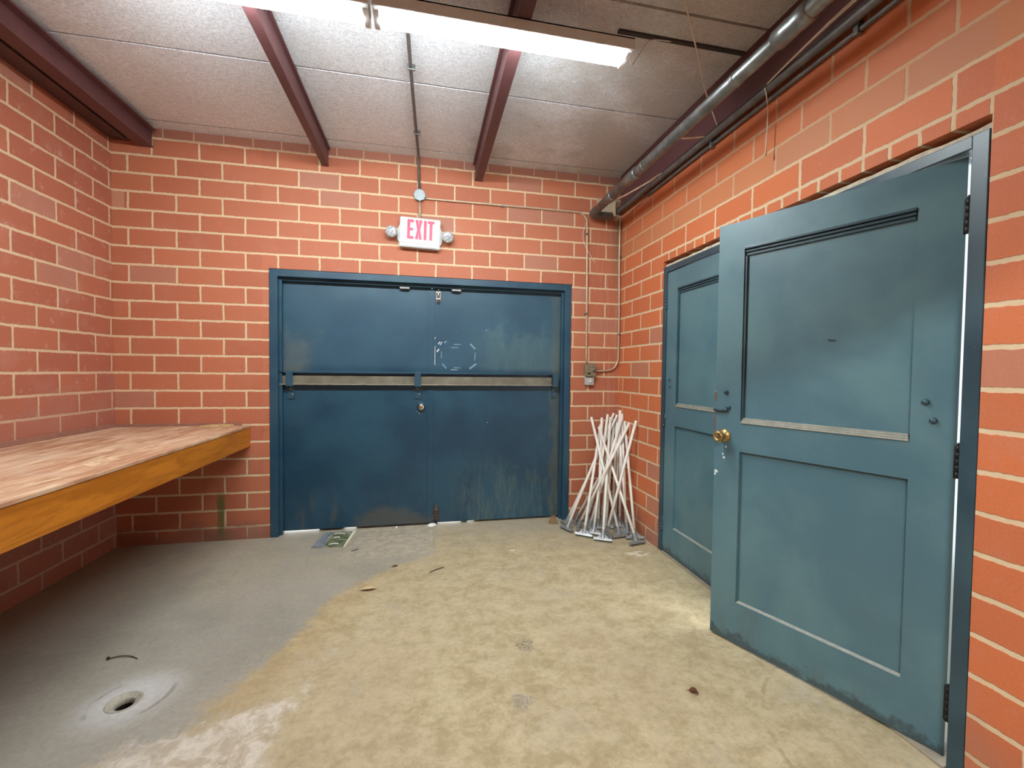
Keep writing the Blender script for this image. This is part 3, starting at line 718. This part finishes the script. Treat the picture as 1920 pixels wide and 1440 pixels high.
t = thing('wall_conduit', 'thin pale conduit running right from the junction box and down to the weathered switch box', 'conduit', (-0.34, 0, 2.0))
bm = nb(); tube(bm, sweep([(-1.788, -0.013, 2.812), (-1.4, -0.013, 2.812), (-0.9, -0.013, 2.814), (-0.47, -0.013, 2.812), (-0.40, -0.013, 2.80), (-0.357, -0.013, 2.76), (-0.345, -0.013, 2.69), (-0.337, -0.013, 2.1), (-0.331, -0.013, 1.44)], 6), 0.0085, 10); ob('tube', bm, M_emt, t, True)
for x, z, v in ((-1.13, 2.814, 0), (-0.336, 1.90, 1), (-0.343, 2.62, 1)):
    bm = nb(); box(bm, x-(0.02 if v else 0.008), x+0.008, -0.024, -0.001, z-(0.008 if v else 0.022), z+0.008, 0.003); ob('strap', bm, M_galv, t)
t = thing('wall_conduit', 'thin pale conduit in the corner, bent at its foot towards the weathered switch box', 'conduit', (-0.02, 0, 2.0))
bm = nb(); tube(bm, sweep([(-0.022, -0.012, 2.80), (-0.024, -0.012, 2.4), (-0.016, -0.012, 2.0), (-0.016, -0.012, 1.56), (-0.026, -0.012, 1.46), (-0.066, -0.012, 1.402), (-0.13, -0.012, 1.383), (-0.246, -0.012, 1.378)], 6), 0.0085, 10); ob('tube', bm, M_emt, t, True)
for z in (2.44, 1.72):
    bm = nb(); box(bm, -0.024, -0.003, -0.024, -0.001, z-0.008, z+0.008, 0.003); ob('strap', bm, M_galv, t)
wire('corner_cord', [(-0.352, -0.026, 2.74), (-0.385, -0.020, 2.62), (-0.37, -0.018, 2.53), (-0.32, -0.022, 2.44), (-0.262, -0.012, 2.365)], 0.003, M_cord, 'thin white cord looping beside the conduit below the pipe elbow', 'cord')

t = thing('switch_box', 'weathered square metal box on the wall right of the double doors', 'electrical box', (-0.302, 0, 1.385))
bm = nb(); box(bm, -0.352, -0.252, -0.045, -0.002, 1.332, 1.436, 0.006); ob('box', bm, M_rustbox, t)
bm = nb(); box(bm, -0.356, -0.248, -0.050, -0.044, 1.328, 1.440, 0.003); ob('cover_plate', bm, M_rustbox, t)
bm = nb(); cyl(bm, (-0.277, -0.05, 1.388), (-0.277, -0.066, 1.388), 0.013, 12); cyl(bm, (-0.277, -0.066, 1.392), (-0.270, -0.074, 1.40), 0.007, 8); ob('toggle', bm, M_steel, t, True)
bm = nb(); box(bm, -0.328, -0.304, -0.052, -0.0495, 1.348, 1.362, 0.001); ob('slot', bm, M_black, t)
t = thing('thermostat', 'small white thermostat with a round dial below the weathered box', 'thermostat', (-0.302, 0, 1.286))
bm = nb(); box(bm, -0.344, -0.262, -0.034, -0.002, 1.248, 1.326, 0.005); ob('body', bm, M_white, t)
bm = nb(); lathe(bm, [(0.018, 0.033), (0.018, 0.040), (0.014, 0.042), (0.013, 0.040), (0, 0.040)], (-0.302, 0, 1.288), (0, -1, 0), 20); ob('dial', bm, M_whitelamp, t, True)

# ---------------------------------------------------------------- blue double doors
FWi = 0.060
bm = nb()
def jamb_profile(bm, x0, x1, sgn):
    box(bm, x0, x1, -0.002, 0.15, 0, OZ-0.002, 0.003)
box(bm, OX0+0.002, OX0+0.062, -0.002, 0.15, 0.001, OZ-0.003, 0.003); box(bm, OX1-0.062, OX1-0.002, -0.002, 0.15, 0.001, OZ-0.003, 0.003); box(bm, OX0+0.060, OX1-0.060, -0.001, 0.15, OZ-0.060, OZ-0.003, 0.003)
box(bm, OX0+0.060, OX0+0.082, 0.035, 0.072, 0.001, OZ-0.062, 0.003); box(bm, OX1-0.082, OX1-0.060, 0.035, 0.072, 0.001, OZ-0.062, 0.003); box(bm, OX0+0.060, OX1-0.060, 0.040, 0.072, OZ-0.084, OZ-0.058, 0.003)
st(ob('trim_2', bm, M_bluefr), 'dark blue steel frame around the blue double doors', 'door frame')
DXL, DXM, DXR = OX0+0.066, -1.729, OX1-0.066
def bolt(bm, x, y, z, r=0.006, axis=(0, -1, 0)): lathe(bm, [(r, 0), (r*0.9, r*0.6), (r*0.5, r*0.95), (0, r)], (x, y, z), axis, 10)
def bracket(parent, x, tail=True):
    y = 0.078
    bm = nb()
    box(bm, x-0.026, x+0.026, y-0.058, y-0.050, 1.232, 1.352, 0.002)      # front strap
    box(bm, x-0.026, x+0.026, y-0.058, y, 1.226, 1.234, 0.002)            # underside
    box(bm, x-0.026, x+0.026, y-0.006, y, 1.120, 1.232, 0.002)            # tail plate
    o = ob('bar_bracket', bm, M_bluefr, parent)
    bm = nb(); bolt(bm, x-0.004, y-0.006, 1.205, 0.008); bolt(bm, x+0.012, y-0.006, 1.155, 0.009); ob('bracket_bolt', bm, M_steel, o, True)
# left leaf
t = thing('door_1', 'left leaf of the blue double doors, with the chrome lock cylinder', 'door', (DXL, 0.08, 0), kind='structure')
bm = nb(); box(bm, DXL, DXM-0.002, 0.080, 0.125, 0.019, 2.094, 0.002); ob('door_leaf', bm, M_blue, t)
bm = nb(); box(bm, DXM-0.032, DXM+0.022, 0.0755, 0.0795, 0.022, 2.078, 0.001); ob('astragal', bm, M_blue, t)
bracket(t, -2.863); bracket(t, -1.845)
bm = nb(); lathe(bm, [(0.036, 0.0), (0.036, 0.006), (0.026, 0.012), (0.024, 0.026), (0.020, 0.030), (0.0, 0.030)], (-1.814, 0.080, 1.046), (0, -1, 0), 24); k = ob('lock_cylinder', bm, M_chrome, t, True)
bm = nb(); lathe(bm, [(0.013, 0.030), (0.012, 0.036), (0, 0.037)], (-1.814, 0.080, 1.046), (0, -1, 0), 16); ob('keyway', bm, M_brass, k, True)
bm = nb()
for x, z in ((-1.848, 1.005), (-1.832, 0.99)): bolt(bm, x, 0.079, z, 0.006)
ob('loose_screw', bm, M_steel, t, True)
def toplatch(parent, x):
    bm = nb(); box(bm, x-0.042, x+0.042, 0.040, 0.079, 2.058, 2.076, 0.004); box(bm, x-0.046, x+0.046, 0.055, 0.079, 2.076, 2.092, 0.003); ob('top_latch', bm, M_steel, parent)
toplatch(t, -1.957)
# right leaf
t = thing('door_2', 'right leaf of the blue double doors, with white tape scraps in a ring', 'door', (DXR, 0.08, 0), kind='structure')
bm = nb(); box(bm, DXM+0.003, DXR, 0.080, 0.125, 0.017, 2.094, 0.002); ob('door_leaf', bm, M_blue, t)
bracket(t, -0.612); toplatch(t, -1.518)
def slidebolt(name, x, z0, z1, mat, rod0, rod1):
    bm = nb(); box(bm, x-0.022, x+0.022, 0.069, 0.080, z0, z1, 0.003)
    o = ob(name, bm, mat, t)
    bm = nb(); cyl(bm, (x, 0.060, rod0), (x, 0.060, rod1), 0.009, 12)
    for z in (z0+0.02, z1-0.02): box(bm, x-0.015, x+0.015, 0.050, 0.070, z-0.006, z+0.006, 0.002)
    ob('bolt_rod', bm, M_steel if mat is not M_rust else M_rust, o, True)
slidebolt('top_bolt', -1.672, 1.965, 2.060, M_steel, 1.955, 2.085)
slidebolt('foot_bolt', -1.680, 0.040, 0.155, M_rust, 0.012, 0.185)
bm = nb(); y = 0.0785
def dash(bm, x0, z0, x1, z1, wd):
    d = Vector((x1-x0, 0, z1-z0)); nrm = Vector((-d.z, 0, d.x)).normalized()*wd/2
    ps = [Vector((x0, 0, z0))+nrm, Vector((x1, 0, z1))+nrm*0.8, Vector((x1, 0, z1))-nrm*0.8, Vector((x0, 0, z0))-nrm]
    prism(bm, [(p.x, p.z) for p in ps], 'xz', y, y+0.001)
for a in ((-1.535, 1.598, -1.475, 1.598, 0.008), (-1.56, 1.570, -1.495, 1.570, 0.007), (-1.535, 1.392, -1.475, 1.392, 0.008), (-1.645, 1.475, -1.642, 1.535, 0.007), (-1.350, 1.46, -1.345, 1.53, 0.008), (-1.39, 1.605, -1.345, 1.560, 0.016), (-1.635, 1.425, -1.600, 1.385, 0.012), (-1.395, 1.385, -1.335, 1.43, 0.018), (-1.62, 1.61, -1.60, 1.625, 0.014)): dash(bm, *a)
ob('tape_residue', bm, M_tape, t)
bm = nb()
for a in ((-1.672, 1.598, -1.655, 1.618, 0.009), (-1.655, 1.590, -1.638, 1.618, 0.007), (-1.682, 1.530, -1.664, 1.555, 0.012), (-1.70, 1.64, -1.697, 1.66, 0.005), (-1.70, 1.415, -1.6985, 1.58, 0.005), (-1.56, 1.373, -1.50, 1.374, 0.004), (-1.25, 1.735, -1.244, 1.73, 0.006), (-1.235, 0.905, -1.230, 0.90, 0.006)): dash(bm, *a)
ob('tape_scrap', bm, M_tapebright, t)
bm = nb(); y = 0.0785
# barricade bar resting in the brackets
t = thing('barricade_bar', 'long steel channel bar lying in three brackets across both blue doors', 'door bar', (-1.78, 0.05, 1.234))
bm = nb(); yw = 0.074; zz0, zz1 = 1.236, 1.346; b0, b1 = -2.945, -0.640
box(bm, b0, b1, yw-0.022, yw-0.016, zz0, zz1-0.034); ob('web', bm, M_barL, t)
bm = nb(); box(bm, b0, b1, yw-0.042, yw-0.006, zz0, zz0+0.009, 0.001); ob('lower_flange', bm, M_bar, t)
bm = nb(); box(bm, b0, b1, yw-0.050, yw-0.006, zz1-0.005, zz1, 0.001); ob('upper_flange', bm, M_bluefr, t)['label'] = 'upper flange still painted blue'

# ---------------------------------------------------------------- teal doors
bm = nb()
box(bm, -0.002, 0.14, RY1-0.050, RY1-0.002, 0.001, 2.168, 0.003)
box(bm, -0.002, 0.14, RY0+0.002, RY0+0.050, 0.001, 2.168, 0.003)
box(bm, -0.001, 0.14, RY0+0.048, RY1-0.048, 2.124, 2.168, 0.003)
st(ob('trim_3', bm, M_tealfr), 'dark teal steel frame around the pair of panelled doors', 'door frame')
bm = nb(); prismpts = [(RY0+0.003, 2.169)]
rr = random.Random(3); N = 40
lo = [(RY0+0.003+(RY1-RY0-0.006)*i/N, 2.1695) for i in range(N+1)]
hi = [(RY0+0.003+(RY1-RY0-0.006)*i/N, 2.190+rr.uniform(-0.004, 0.004)) for i in range(N, -1, -1)]
prism(bm, lo+hi, 'yz', 0.018, 0.12)
st(ob('trim_4', bm, M_mortar_bright), 'ragged pale mortar strip over the teal door frame', 'mortar')
bm = nb(); box(bm, 0.09, 0.19, RY0+0.003, RY1-0.003, 2.192, 2.211)
st(ob('trim_5', bm, M_black), 'dark gap above the teal door frame', 'gap')
bm = nb(); box(bm, -0.012, 0.13, RY0+0.052, RY1-0.052, 0.0, 0.009, 0.003)
st(ob('trim_6', bm, M_concrete), 'worn metal threshold below the teal doors', 'threshold')

PU = (0.130, 0.762); P1 = (1.125, 1.978); P2 = (0.220, 0.979); LW, LT = 0.887, 2.118
def panel_leaf(t, zb):
    """stile-and-rail leaf in local axes: x along the leaf, y=0 room face, z up"""
    th = 0.045; rc = 0.016
    bm = nb()
    for a in ((0, PU[0], zb, LT), (PU[1], LW, zb, LT), (PU[0], PU[1], P1[1], LT), (PU[0], PU[1], P2[1], P1[0]), (PU[0], PU[1], zb, P2[0])):
        box(bm, a[0], a[1], 0, th, a[2], a[3])
    bmesh.ops.remove_doubles(bm, verts=bm.verts[:], dist=1e-6)
    ob('stile_and_rail_frame', bm, M_teal, t, local=True)
    for z0, z1 in (P1, P2):
        bm = nb(); box(bm, PU[0], PU[1], rc, th-0.010, z0, z1); ob('panel', bm, M_teal, t, local=True)
    bm = nb()       # stepped bead round the upper panel, top and bottom
    z0, z1 = P1
    box(bm, PU[0]+0.002, PU[1]-0.002, -0.005, rc, z0-0.004, z0+0.004, 0.002); box(bm, PU[0]+0.004, PU[1]-0.004, 0.001, rc, z0+0.004, z0+0.012, 0.002); box(bm, PU[0]+0.006, PU[1]-0.006, 0.007, rc, z0+0.012, z0+0.020, 0.002)
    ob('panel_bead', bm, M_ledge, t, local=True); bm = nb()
    box(bm, PU[0]+0.002, PU[1]-0.002, -0.006, rc, z1-0.004, z1+0.008, 0.003); box(bm, PU[0]+0.004, PU[1]-0.004, 0.002, rc, z1-0.018, z1-0.006, 0.003); box(bm, PU[0]+0.006, PU[1]-0.006, 0.008, rc, z1-0.034, z1-0.020, 0.003)
    ob('panel_bead', bm, M_tealfr, t, local=True)
    for z0 in (P1[0]+0.020, P2[0]):      # sloping ledge at the foot of each panel, top light painted in
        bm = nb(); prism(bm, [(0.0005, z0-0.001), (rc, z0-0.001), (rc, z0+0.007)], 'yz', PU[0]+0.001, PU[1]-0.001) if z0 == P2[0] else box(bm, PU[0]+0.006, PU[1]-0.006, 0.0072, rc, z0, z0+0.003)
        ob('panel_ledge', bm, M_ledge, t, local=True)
    bm = nb(); box(bm, PU[0], PU[0]+0.012, 0.006, rc, P1[0]+0.02, P1[1]-0.035, 0.002)
    ob('panel_edge', bm, M_tealfr, t, local=True)
def hinge(t, x, z0, z1, mat, side):
    bm = nb(); n = 5; hgt = (z1-z0)/n
    for i in range(n): cyl(bm, (x, -0.006, z0+i*hgt+0.0008), (x, -0.006, z0+(i+1)*hgt-0.0008), 0.0085, 12)
    lathe(bm, [(0.005, 0), (0.006, 0.004), (0.003, 0.010), (0, 0.011)], (x, -0.006, z1), (0, 0, 1), 10)
    box(bm, min(x, x-side*0.012), max(x, x-side*0.012), -0.003, 0.004, z0, z1)
    ob('hinge', bm, mat, t, True, local=True)

A = Vector((-0.3005, -1.7708, 0)); Bq = Vector((0.0477, -2.6119, 0)); ang = math.atan2(Bq.y-A.y, Bq.x-A.x)
t = thing('door_4', 'teal two panel door leaf standing ajar, with the brass knob, nearest the viewer', 'door', A, kind='structure', rotz=ang)
panel_leaf(t, 0.012)
for z0, z1 in ((1.855, 1.975), (1.010, 1.125), (0.145, 0.270)): hinge(t, LW+0.006, z0, z1, M_grease, 1)
bm = nb(); lathe(bm, [(0.034, 0), (0.034, 0.004), (0.028, 0.010), (0.015, 0.014), (0.014, 0.030), (0.020, 0.036), (0.027, 0.046), (0.028, 0.058), (0.024, 0.066), (0.017, 0.068), (0.0155, 0.064), (0, 0.064)], (0.052, 0, 1.050), (0, -1, 0), 28); k = ob('door_knob', bm, M_brass, t, True, local=True); k['label'] = 'worn brass knob'
bm = nb(); box(bm, 0.050, 0.054, -0.0655, -0.0635, 1.040, 1.060); lathe(bm, [(0.007, 0.064), (0.006, 0.067), (0, 0.067)], (0.052, 0, 1.050), (0, -1, 0), 12); ob('keyhole', bm, M_rust, k, True, local=True)
bm = nb()
for x, z in ((0.056, 1.273), (0.070, 1.196), (0.803, 1.271), (0.826, 1.205)): bolt(bm, x, 0.0, z, 0.012)
ob('carriage_bolt', bm, M_tealfr, t, True, local=True)
bm = nb(); tube(bm, [(-0.004, -0.006, 1.180), (0.030, -0.010, 1.180), (0.058, -0.008, 1.181)], 0.0065, 8); bolt(bm, 0.058, -0.004, 1.181, 0.011); ob('latch_pin', bm, M_tealfr, t, True, local=True)
bm = nb(); box(bm, -0.005, 0.006, -0.002, 0.040, 1.225, 1.275, 0.001); box(bm, -0.004, 0.005, -0.001, 0.040, 1.02, 1.185, 0.001); ob('edge_plate', bm, M_steel, t, local=True)
bm = nb()
rr = random.Random(11)
for x, z, s in ((0.030, 1.015, 0.004), (0.062, 0.993, 0.006), (0.046, 0.955, 0.005), (0.051, 0.938, 0.007), (0.012, 0.86, 0.010), (0.006, 0.845, 0.007)):
    prism(bm, [(x+s*math.cos(a)*rr.uniform(0.6, 1.1), z+s*math.sin(a)*rr.uniform(0.7, 1.3)) for a in [i*PI/3 for i in range(6)]], 'xz', -0.0008, 0.0005)
ob('paint_chip', bm, M_tapebright, t, local=True)
bm = nb(); prism(bm, [(0.481, 1.515), (0.487, 1.518), (0.515, 1.514), (0.517, 1.508), (0.492, 1.508), (0.487, 1.512)], 'xz', 0.0145, 0.0165); ob('paint_nick', bm, M_tealfr, t, local=True)

t = thing('door_3', 'closed teal two panel door leaf, partly hidden behind the ajar one', 'door', (0.006, RY1-0.052, 0), kind='structure', rotz=-PI/2)
panel_leaf(t, 0.012)
for z0, z1 in ((1.845, 1.965), (0.955, 1.06), (0.16, 0.27)): hinge(t, -0.006, z0, z1, M_tealfr, -1)
bm = nb()
for x, z in ((0.052, 1.315), (0.060, 1.265)): bolt(bm, x, 0.0, z, 0.010)
ob('carriage_bolt', bm, M_tealfr, t, True, local=True)

# ---------------------------------------------------------------- counter
CX = -3.141; CT = 0.915
t = thing('wall_counter', 'deep built-in wooden counter along the left wall with an ochre front board', 'counter', (-3.6, -1.8, 0))
bm = nb(); box(bm, WX+0.002, CX+0.004, -3.9, -0.002, CT-0.016, CT, 0.002)
rr = random.Random(5)
ob('countertop', bm, M_ply, t)
bm = nb(); box(bm, CX-0.040, CX, -3.9, -0.004, CT-0.168, CT-0.017, 0.004, 2); ob('front_board', bm, M_ochre, t)['label'] = 'ochre varnished front board'
bm = nb(); box(bm, WX+0.003, CX-0.06, -0.020, -0.003, CT, CT+0.020, 0.002); box(bm, WX+0.003, WX+0.020, -3.9, -0.020, CT, CT+0.030, 0.002); ob('upstand', bm, M_mauve, t)
bm = nb(); box(bm, WX+0.003, CX-0.042, -0.045, -0.003, CT-0.12, CT-0.017); box(bm, WX+0.003, WX+0.045, -3.9, -0.046, CT-0.12, CT-0.017); ob('wall_cleat', bm, M_mauve, t)
bm = nb(); prism(bm, [(-3.455, -0.100), (-3.40, -0.050), (-3.33, -0.030), (-3.25, -0.035), (-3.262, -0.085), (-3.30, -0.10), (-3.33, -0.092), (-3.36, -0.125), (-3.40, -0.118)], 'xy', CT+0.0005, CT+0.014)
tag(ob('wood_scrap', bm, M_scrap), 'broken scrap of thin board lying on the far end of the counter', 'scrap')

# ---------------------------------------------------------------- poles with cast heads in the corner
POLES = [
 ((-0.1980, -0.4880), (-0.2813, -0.0292, 0.954), 0.04, 'white pole in the corner bundle whose top stands apart farthest left'),
 ((-0.124, -0.6434), (-0.2313, -0.0874, 0.871), 0.03, 'frontmost white pole, crossing the bundle from upper left to lower right'),
 ((-0.3008, -0.2721), (-0.191, -0.0611, 0.953), 0.01, 'white pole with the third top from the left, foot behind the front heads'),
 ((-0.4837, -0.4122), (-0.1826, -0.0166, 0.881), 0.03, 'white pole on the second front head from the left, leaning right'),
 ((-0.3905, -0.3902), (-0.1202, -0.029, 0.978), -0.01, 'white pole on the third front head from the left'),
 ((-0.3701, -0.536), (-0.0997, -0.0456, 0.952), 0.01, 'white pole on the brightest, foremost middle head'),
 ((-0.2319, -0.1906), (-0.0801, -0.014, 0.906), 0.05, 'short white pole at the back of the bundle against the back wall, left of centre'),
 ((-0.5816, -0.256), (-0.054, -0.0225, 0.988), -0.02, 'white pole second from the left at floor level, slanting up to the corner'),
 ((-0.5499, -0.1345), (-0.0333, -0.0497, 0.973), -0.00, 'white pole leftmost at floor level, beside the door frame'),
 ((-0.341, -0.1), (-0.0187, -0.014, 0.91), -0.01, 'white pole slanting along the back wall behind the leftmost feet'),
 ((-0.0706, -0.1292), (-0.0196, -0.0778, 1.023), -0.05, 'tallest white pole, upright in the very corner'),
 ((-0.0889, -0.3819), (-0.0216, -0.12, 0.992), -0.02, 'white pole second from the right at floor level, against the right wall'),
 ((-0.3917, -0.2892), (-0.045, -0.166, 0.955), -0.03, 'white pole slanting from the left feet to the top just right of the corner'),
 ((-0.0896, -0.539), (-0.014, -0.1615, 0.929), -0.02, 'white pole rightmost at floor level'),
 ((-0.4451, -0.0804), (-0.014, -0.2305, 0.889), -0.08, 'strongly slanted white pole with the lower top to the right of the corner'),
 ((-0.2991, -0.4379), (-0.0267, -0.4012, 0.962), -0.05, 'white pole with the top farthest right, foot beside the foremost head'),
 ((-0.4711, -0.229), (-0.0717, -0.3709, 0.941), -0.03, 'white pole crossing just under the rightmost top, foot among the left heads'),
 ((-0.1016, -0.4290), (-0.0581, -0.1278, 0.912), 0.02, 'white pole right of centre standing nearly upright before the right wall'),
 ((-0.2183, -0.254), (-0.0522, -0.0222, 0.936), -0.05, 'white pole hidden in the middle of the bundle, nearer the double doors'),
 ((-0.1255, -0.1844), (-0.0284, -0.0329, 0.942), -0.04, 'white pole hidden in the middle of the bundle, next to the corner one'),
 ((-0.0884, -0.2572), (-0.0247, -0.1092, 0.93), -0.05, 'white pole hidden deep in the bundle, nearer the teal doors'),
]
def head_mesh():
    bm = nb()
    lathe(bm, [(0.0125, 0.078), (0.0165, 0.076), (0.0175, 0.020), (0.0185, 0.010)], (0, 0, 0), (0, 0, 1), 12)     # socket
    prism(bm, [(-0.012, 0.052), (-0.052, 0.012), (-0.012, 0.012)], 'xz', -0.004, 0.004)
    prism(bm, [(0.012, 0.052), (0.052, 0.012), (0.012, 0.012)], 'xz', -0.004, 0.004)
    prism(bm, [(-0.010, 0.060), (-0.022, 0.012), (0.0, 0.012)], 'yz', -0.004, 0.004)
    return bm
def bar_mesh():
    bm = nb()
    prism(bm, [(-0.016, 0.014), (-0.018, -0.005), (0.012, -0.005), (0.016, 0.010), (0.010, 0.016)], 'yz', -0.073, 0.073)
    return bm
HEAD = BARM = None
for (bx, by), tp, tw, lab in POLES:
    F = Vector((bx, by, 0.012)); T = Vector(tp); d = (T-F).normalized(); ln = (T-F).length
    h = Vector((-(T-F).y, (T-F).x, 0)).normalized()
    if h.x < 0: h = -h
    yv = d.cross(h).normalized()
    h = (h*math.cos(tw)+yv*math.sin(tw)).normalized(); yv = d.cross(h).normalized()
    t = thing('broom_pole', lab, 'pole', F, 'white poles with grey heads in the corner')
    t.rotation_euler = Matrix((h, yv, d)).transposed().to_euler()
    bm = nb(); cyl(bm, (0, 0, 0.016), (0, 0, ln-0.003), 0.0117, 12); ob('shaft', bm, M_pole, t, True, local=True)
    if HEAD is None:
        h1 = ob('socket', head_mesh(), M_head, t, local=True); h2 = ob('crossbar', bar_mesh(), M_head, t, local=True)
        HEAD, BARM = h1.data, h2.data
    else:
        for nm, dat in (('socket', HEAD), ('crossbar', BARM)):
            o = bpy.data.objects.new(nm, dat); C.objects.link(o); o.parent = t

# ---------------------------------------------------------------- small things on the floor
bm = nb(); prism(bm, [(-0.625, 0.004), (-0.515, 0.004), (-0.555, 0.085), (-0.575, 0.085)], 'xz', -0.070, -0.030)
bm.free()
bm = nb()
P8 = [(-0.690, -0.075, 0), (-0.605, -0.105, 0), (-0.600, -0.030, 0), (-0.665, -0.012, 0), (-0.665, -0.052, 0.050), (-0.622, -0.066, 0.062), (-0.618, -0.026, 0.062), (-0.650, -0.018, 0.050)]
v = [bm.verts.new((a, b, c+0.0005)) for a, b, c in P8]
for f in ((0, 1, 2, 3), (4, 5, 6, 7), (0, 1, 5, 4), (1, 2, 6, 5), (2, 3, 7, 6), (3, 0, 4, 7)): bm.faces.new([v[i] for i in f])
tag(ob('door_wedge', bm, M_wedge), 'brown wooden wedge on the floor at the foot of the right blue door', 'wedge')

def lump(name, c, r, label, seed, mat=M_foam, sq=(1.3, 1.0, 0.7)):
    bm = nb(); bmesh.ops.create_icosphere(bm, subdivisions=3, radius=1.0); q = random.Random(seed)
    dirs = [Vector((q.gauss(0, 1), q.gauss(0, 1), q.gauss(0, 1))).normalized() for _ in range(14)]
    for vv in bm.verts:
        n = vv.co.normalized(); k = 1+sum(0.10*max(0, n.dot(dd))**6 for dd in dirs[:8]) - sum(0.14*max(0, n.dot(dd))**8 for dd in dirs[8:])
        vv.co = Vector((c[0]+n.x*r*k*sq[0], c[1]+n.y*r*k*sq[1], max(0.0005, c[2]+n.z*r*k*sq[2])))
    return tag(ob(name, bm, mat, None, True), label, 'litter')
lump('foam_lump', (-1.716, 0.030, 0.012), 0.028, 'white crumpled lump on the floor where the blue doors meet', 2)
lump('foam_crumb', (-2.020, 0.050, 0.006), 0.010, 'small white crumb on the floor under the left blue door', 4, sq=(1, 1, 1))

t = thing('printed_card', 'glossy printed card in a clear sleeve lying before the left blue door', 'card', (-2.633, -0.274, 0.0))
t.rotation_euler = (0, 0, math.radians(-4))
bm = nb(); prism(bm, [(0, 0), (0.252, -0.004), (0.264, 0.325), (0.018, 0.303)], 'xy', 0.0006, 0.0036); ob('card', bm, M_card, t, local=True)
bm = nb(); tube(bm, [(0.012, 0.024, 0.006), (0.050, 0.022, 0.006), (0.062, 0.040, 0.006), (0.068, 0.29, 0.006)], 0.004, 6); ob('sleeve_fold', bm, simple('clear_fold', (150, 144, 148), 0.2), t, True, local=True)
for q in ([(0.118, 0.05, 0.0045), (0.150, 0.062, 0.0045), (0.190, 0.058, 0.0045)], [(0.10, 0.27, 0.0045), (0.15, 0.28, 0.0045), (0.19, 0.26, 0.0045)], [(0.125, 0.19, 0.0045), (0.15, 0.196, 0.0045), (0.165, 0.192, 0.0045)]):
    bm = nb(); tube(bm, q, 0.004, 6); ob('glossy_crease', bm, M_foam, t, True, local=True)

def leaf(c, ln, wd, rot, mat, label, curl=0.010, name='dry_leaf'):
    bm = nb(); n = 8; rows = []
    for i in range(n+1):
        s = i/n; ww = wd*math.sin(PI*min(1, s*0.98+0.01))**0.8/2 + 0.0004
        rows.append([Vector((ln*(s-0.5), o*ww, 0.002+curl*(abs(o)**1.5)*math.sin(PI*s)+curl*0.6*abs(s-0.5))) for o in (-1, -0.5, 0, 0.5, 1)])
    R = Matrix.Rotation(rot, 3, 'Z'); vs = [[bm.verts.new(Vector(c)+R @ p) for p in row] for row in rows]
    for a, b in zip(vs, vs[1:]):
        for k in range(4): bm.faces.new((a[k], a[k+1], b[k+1], b[k]))
    r = bmesh.ops.extrude_face_region(bm, geom=bm.faces[:])
    for g in r['geom']:
        if isinstance(g, bmesh.types.BMVert): g.co.z += 0.0012
    tube(bm, [Vector(c)+R @ Vector((-ln/2+0.002, 0, 0.006)), Vector(c)+R @ Vector((-ln/2-0.012, 0.002, 0.003))], 0.0009, 5)
    return tag(ob(name, bm, mat, None, True), label, 'leaf')
leaf((-2.121, -1.000, 0), 0.095, 0.036, 0.05, M_leaf, 'pale curled dry leaf on the bare floor near the edge of the grey paint', 0.014)
leaf((-0.652, -2.143, 0), 0.040, 0.022, -0.6, M_brownleaf, 'small brown crumpled leaf on the floor before the ajar teal door', 0.016)
leaf((-1.98, -0.70, 0), 0.040, 0.014, 0.3, M_brownleaf, 'tiny brown leaf between the curled leaf and the double doors', 0.005)
def stick(pts, r, mat, label, name='twig', bead=None):
    bm = nb(); tube(bm, sweep(pts, 4), r, 6)
    if bead: bmesh.ops.create_icosphere(bm, subdivisions=2, radius=bead, matrix=Matrix.Translation(Vector(pts[0])+Vector((0, 0, 0.003))))
    return tag(ob(name, bm, mat, None, True), label, 'twig')
stick([(-3.225, -1.448, 0.004), (-3.18, -1.44, 0.006), (-3.135, -1.447, 0.005), (-3.094, -1.47, 0.002)], 0.0022, M_twig, 'thin dark twig with a knob at its end beside the drain', bead=0.007)
stick([(-1.744, -0.838, 0.003), (-1.70, -0.805, 0.005), (-1.649, -0.774, 0.002)], 0.0026, M_twig, 'short dark twig on the floor in front of the double doors')
stick([(-1.262, -1.52, 0.002), (-1.243, -1.60, 0.003), (-1.236, -1.72, 0.002)], 0.0016, M_straw, 'pale straw lying across the dark floor stain', name='straw')
stick([(-0.045, -0.70, 0.002), (-0.03, -0.76, 0.003), (-0.012, -0.80, 0.002)], 0.0014, M_straw, 'pale straw on the floor by the teal frame', name='straw')
stick([(-1.14, -0.575, 0.003), (-1.125, -0.59, 0.004), (-1.105, -0.575, 0.003)], 0.003, M_foam, 'small white curl on the floor left of the poles', name='paper_curl')
stick([(-2.32, -0.385, 0.002), (-2.30, -0.375, 0.003), (-2.275, -0.355, 0.002)], 0.0025, M_twig, 'bit of dark twig beside the printed card')

# ---------------------------------------------------------------- floor drain
t = thing('floor_drain', 'round floor drain with a dark open hole in the grey paint', 'drain', (DR.x, DR.y, 0))
bm = nb(); lathe(bm, [(0.0615, -0.030), (0.0615, 0.001), (0.056, 0.002), (0.050, -0.003), (0.038, -0.008), (0.0335, -0.010), (0.0335, -0.030)], (DR.x, DR.y, 0), (0, 0, 1), 32); ob('drain_ring', bm, M_trapdirt, t, True)
bm = nb(); lathe(bm, [(0.0340, -0.011), (0.0340, -0.14), (0.0, -0.14)], (DR.x, DR.y, 0), (0, 0, 1), 24); ob('drain_pipe', bm, M_black, t, True)
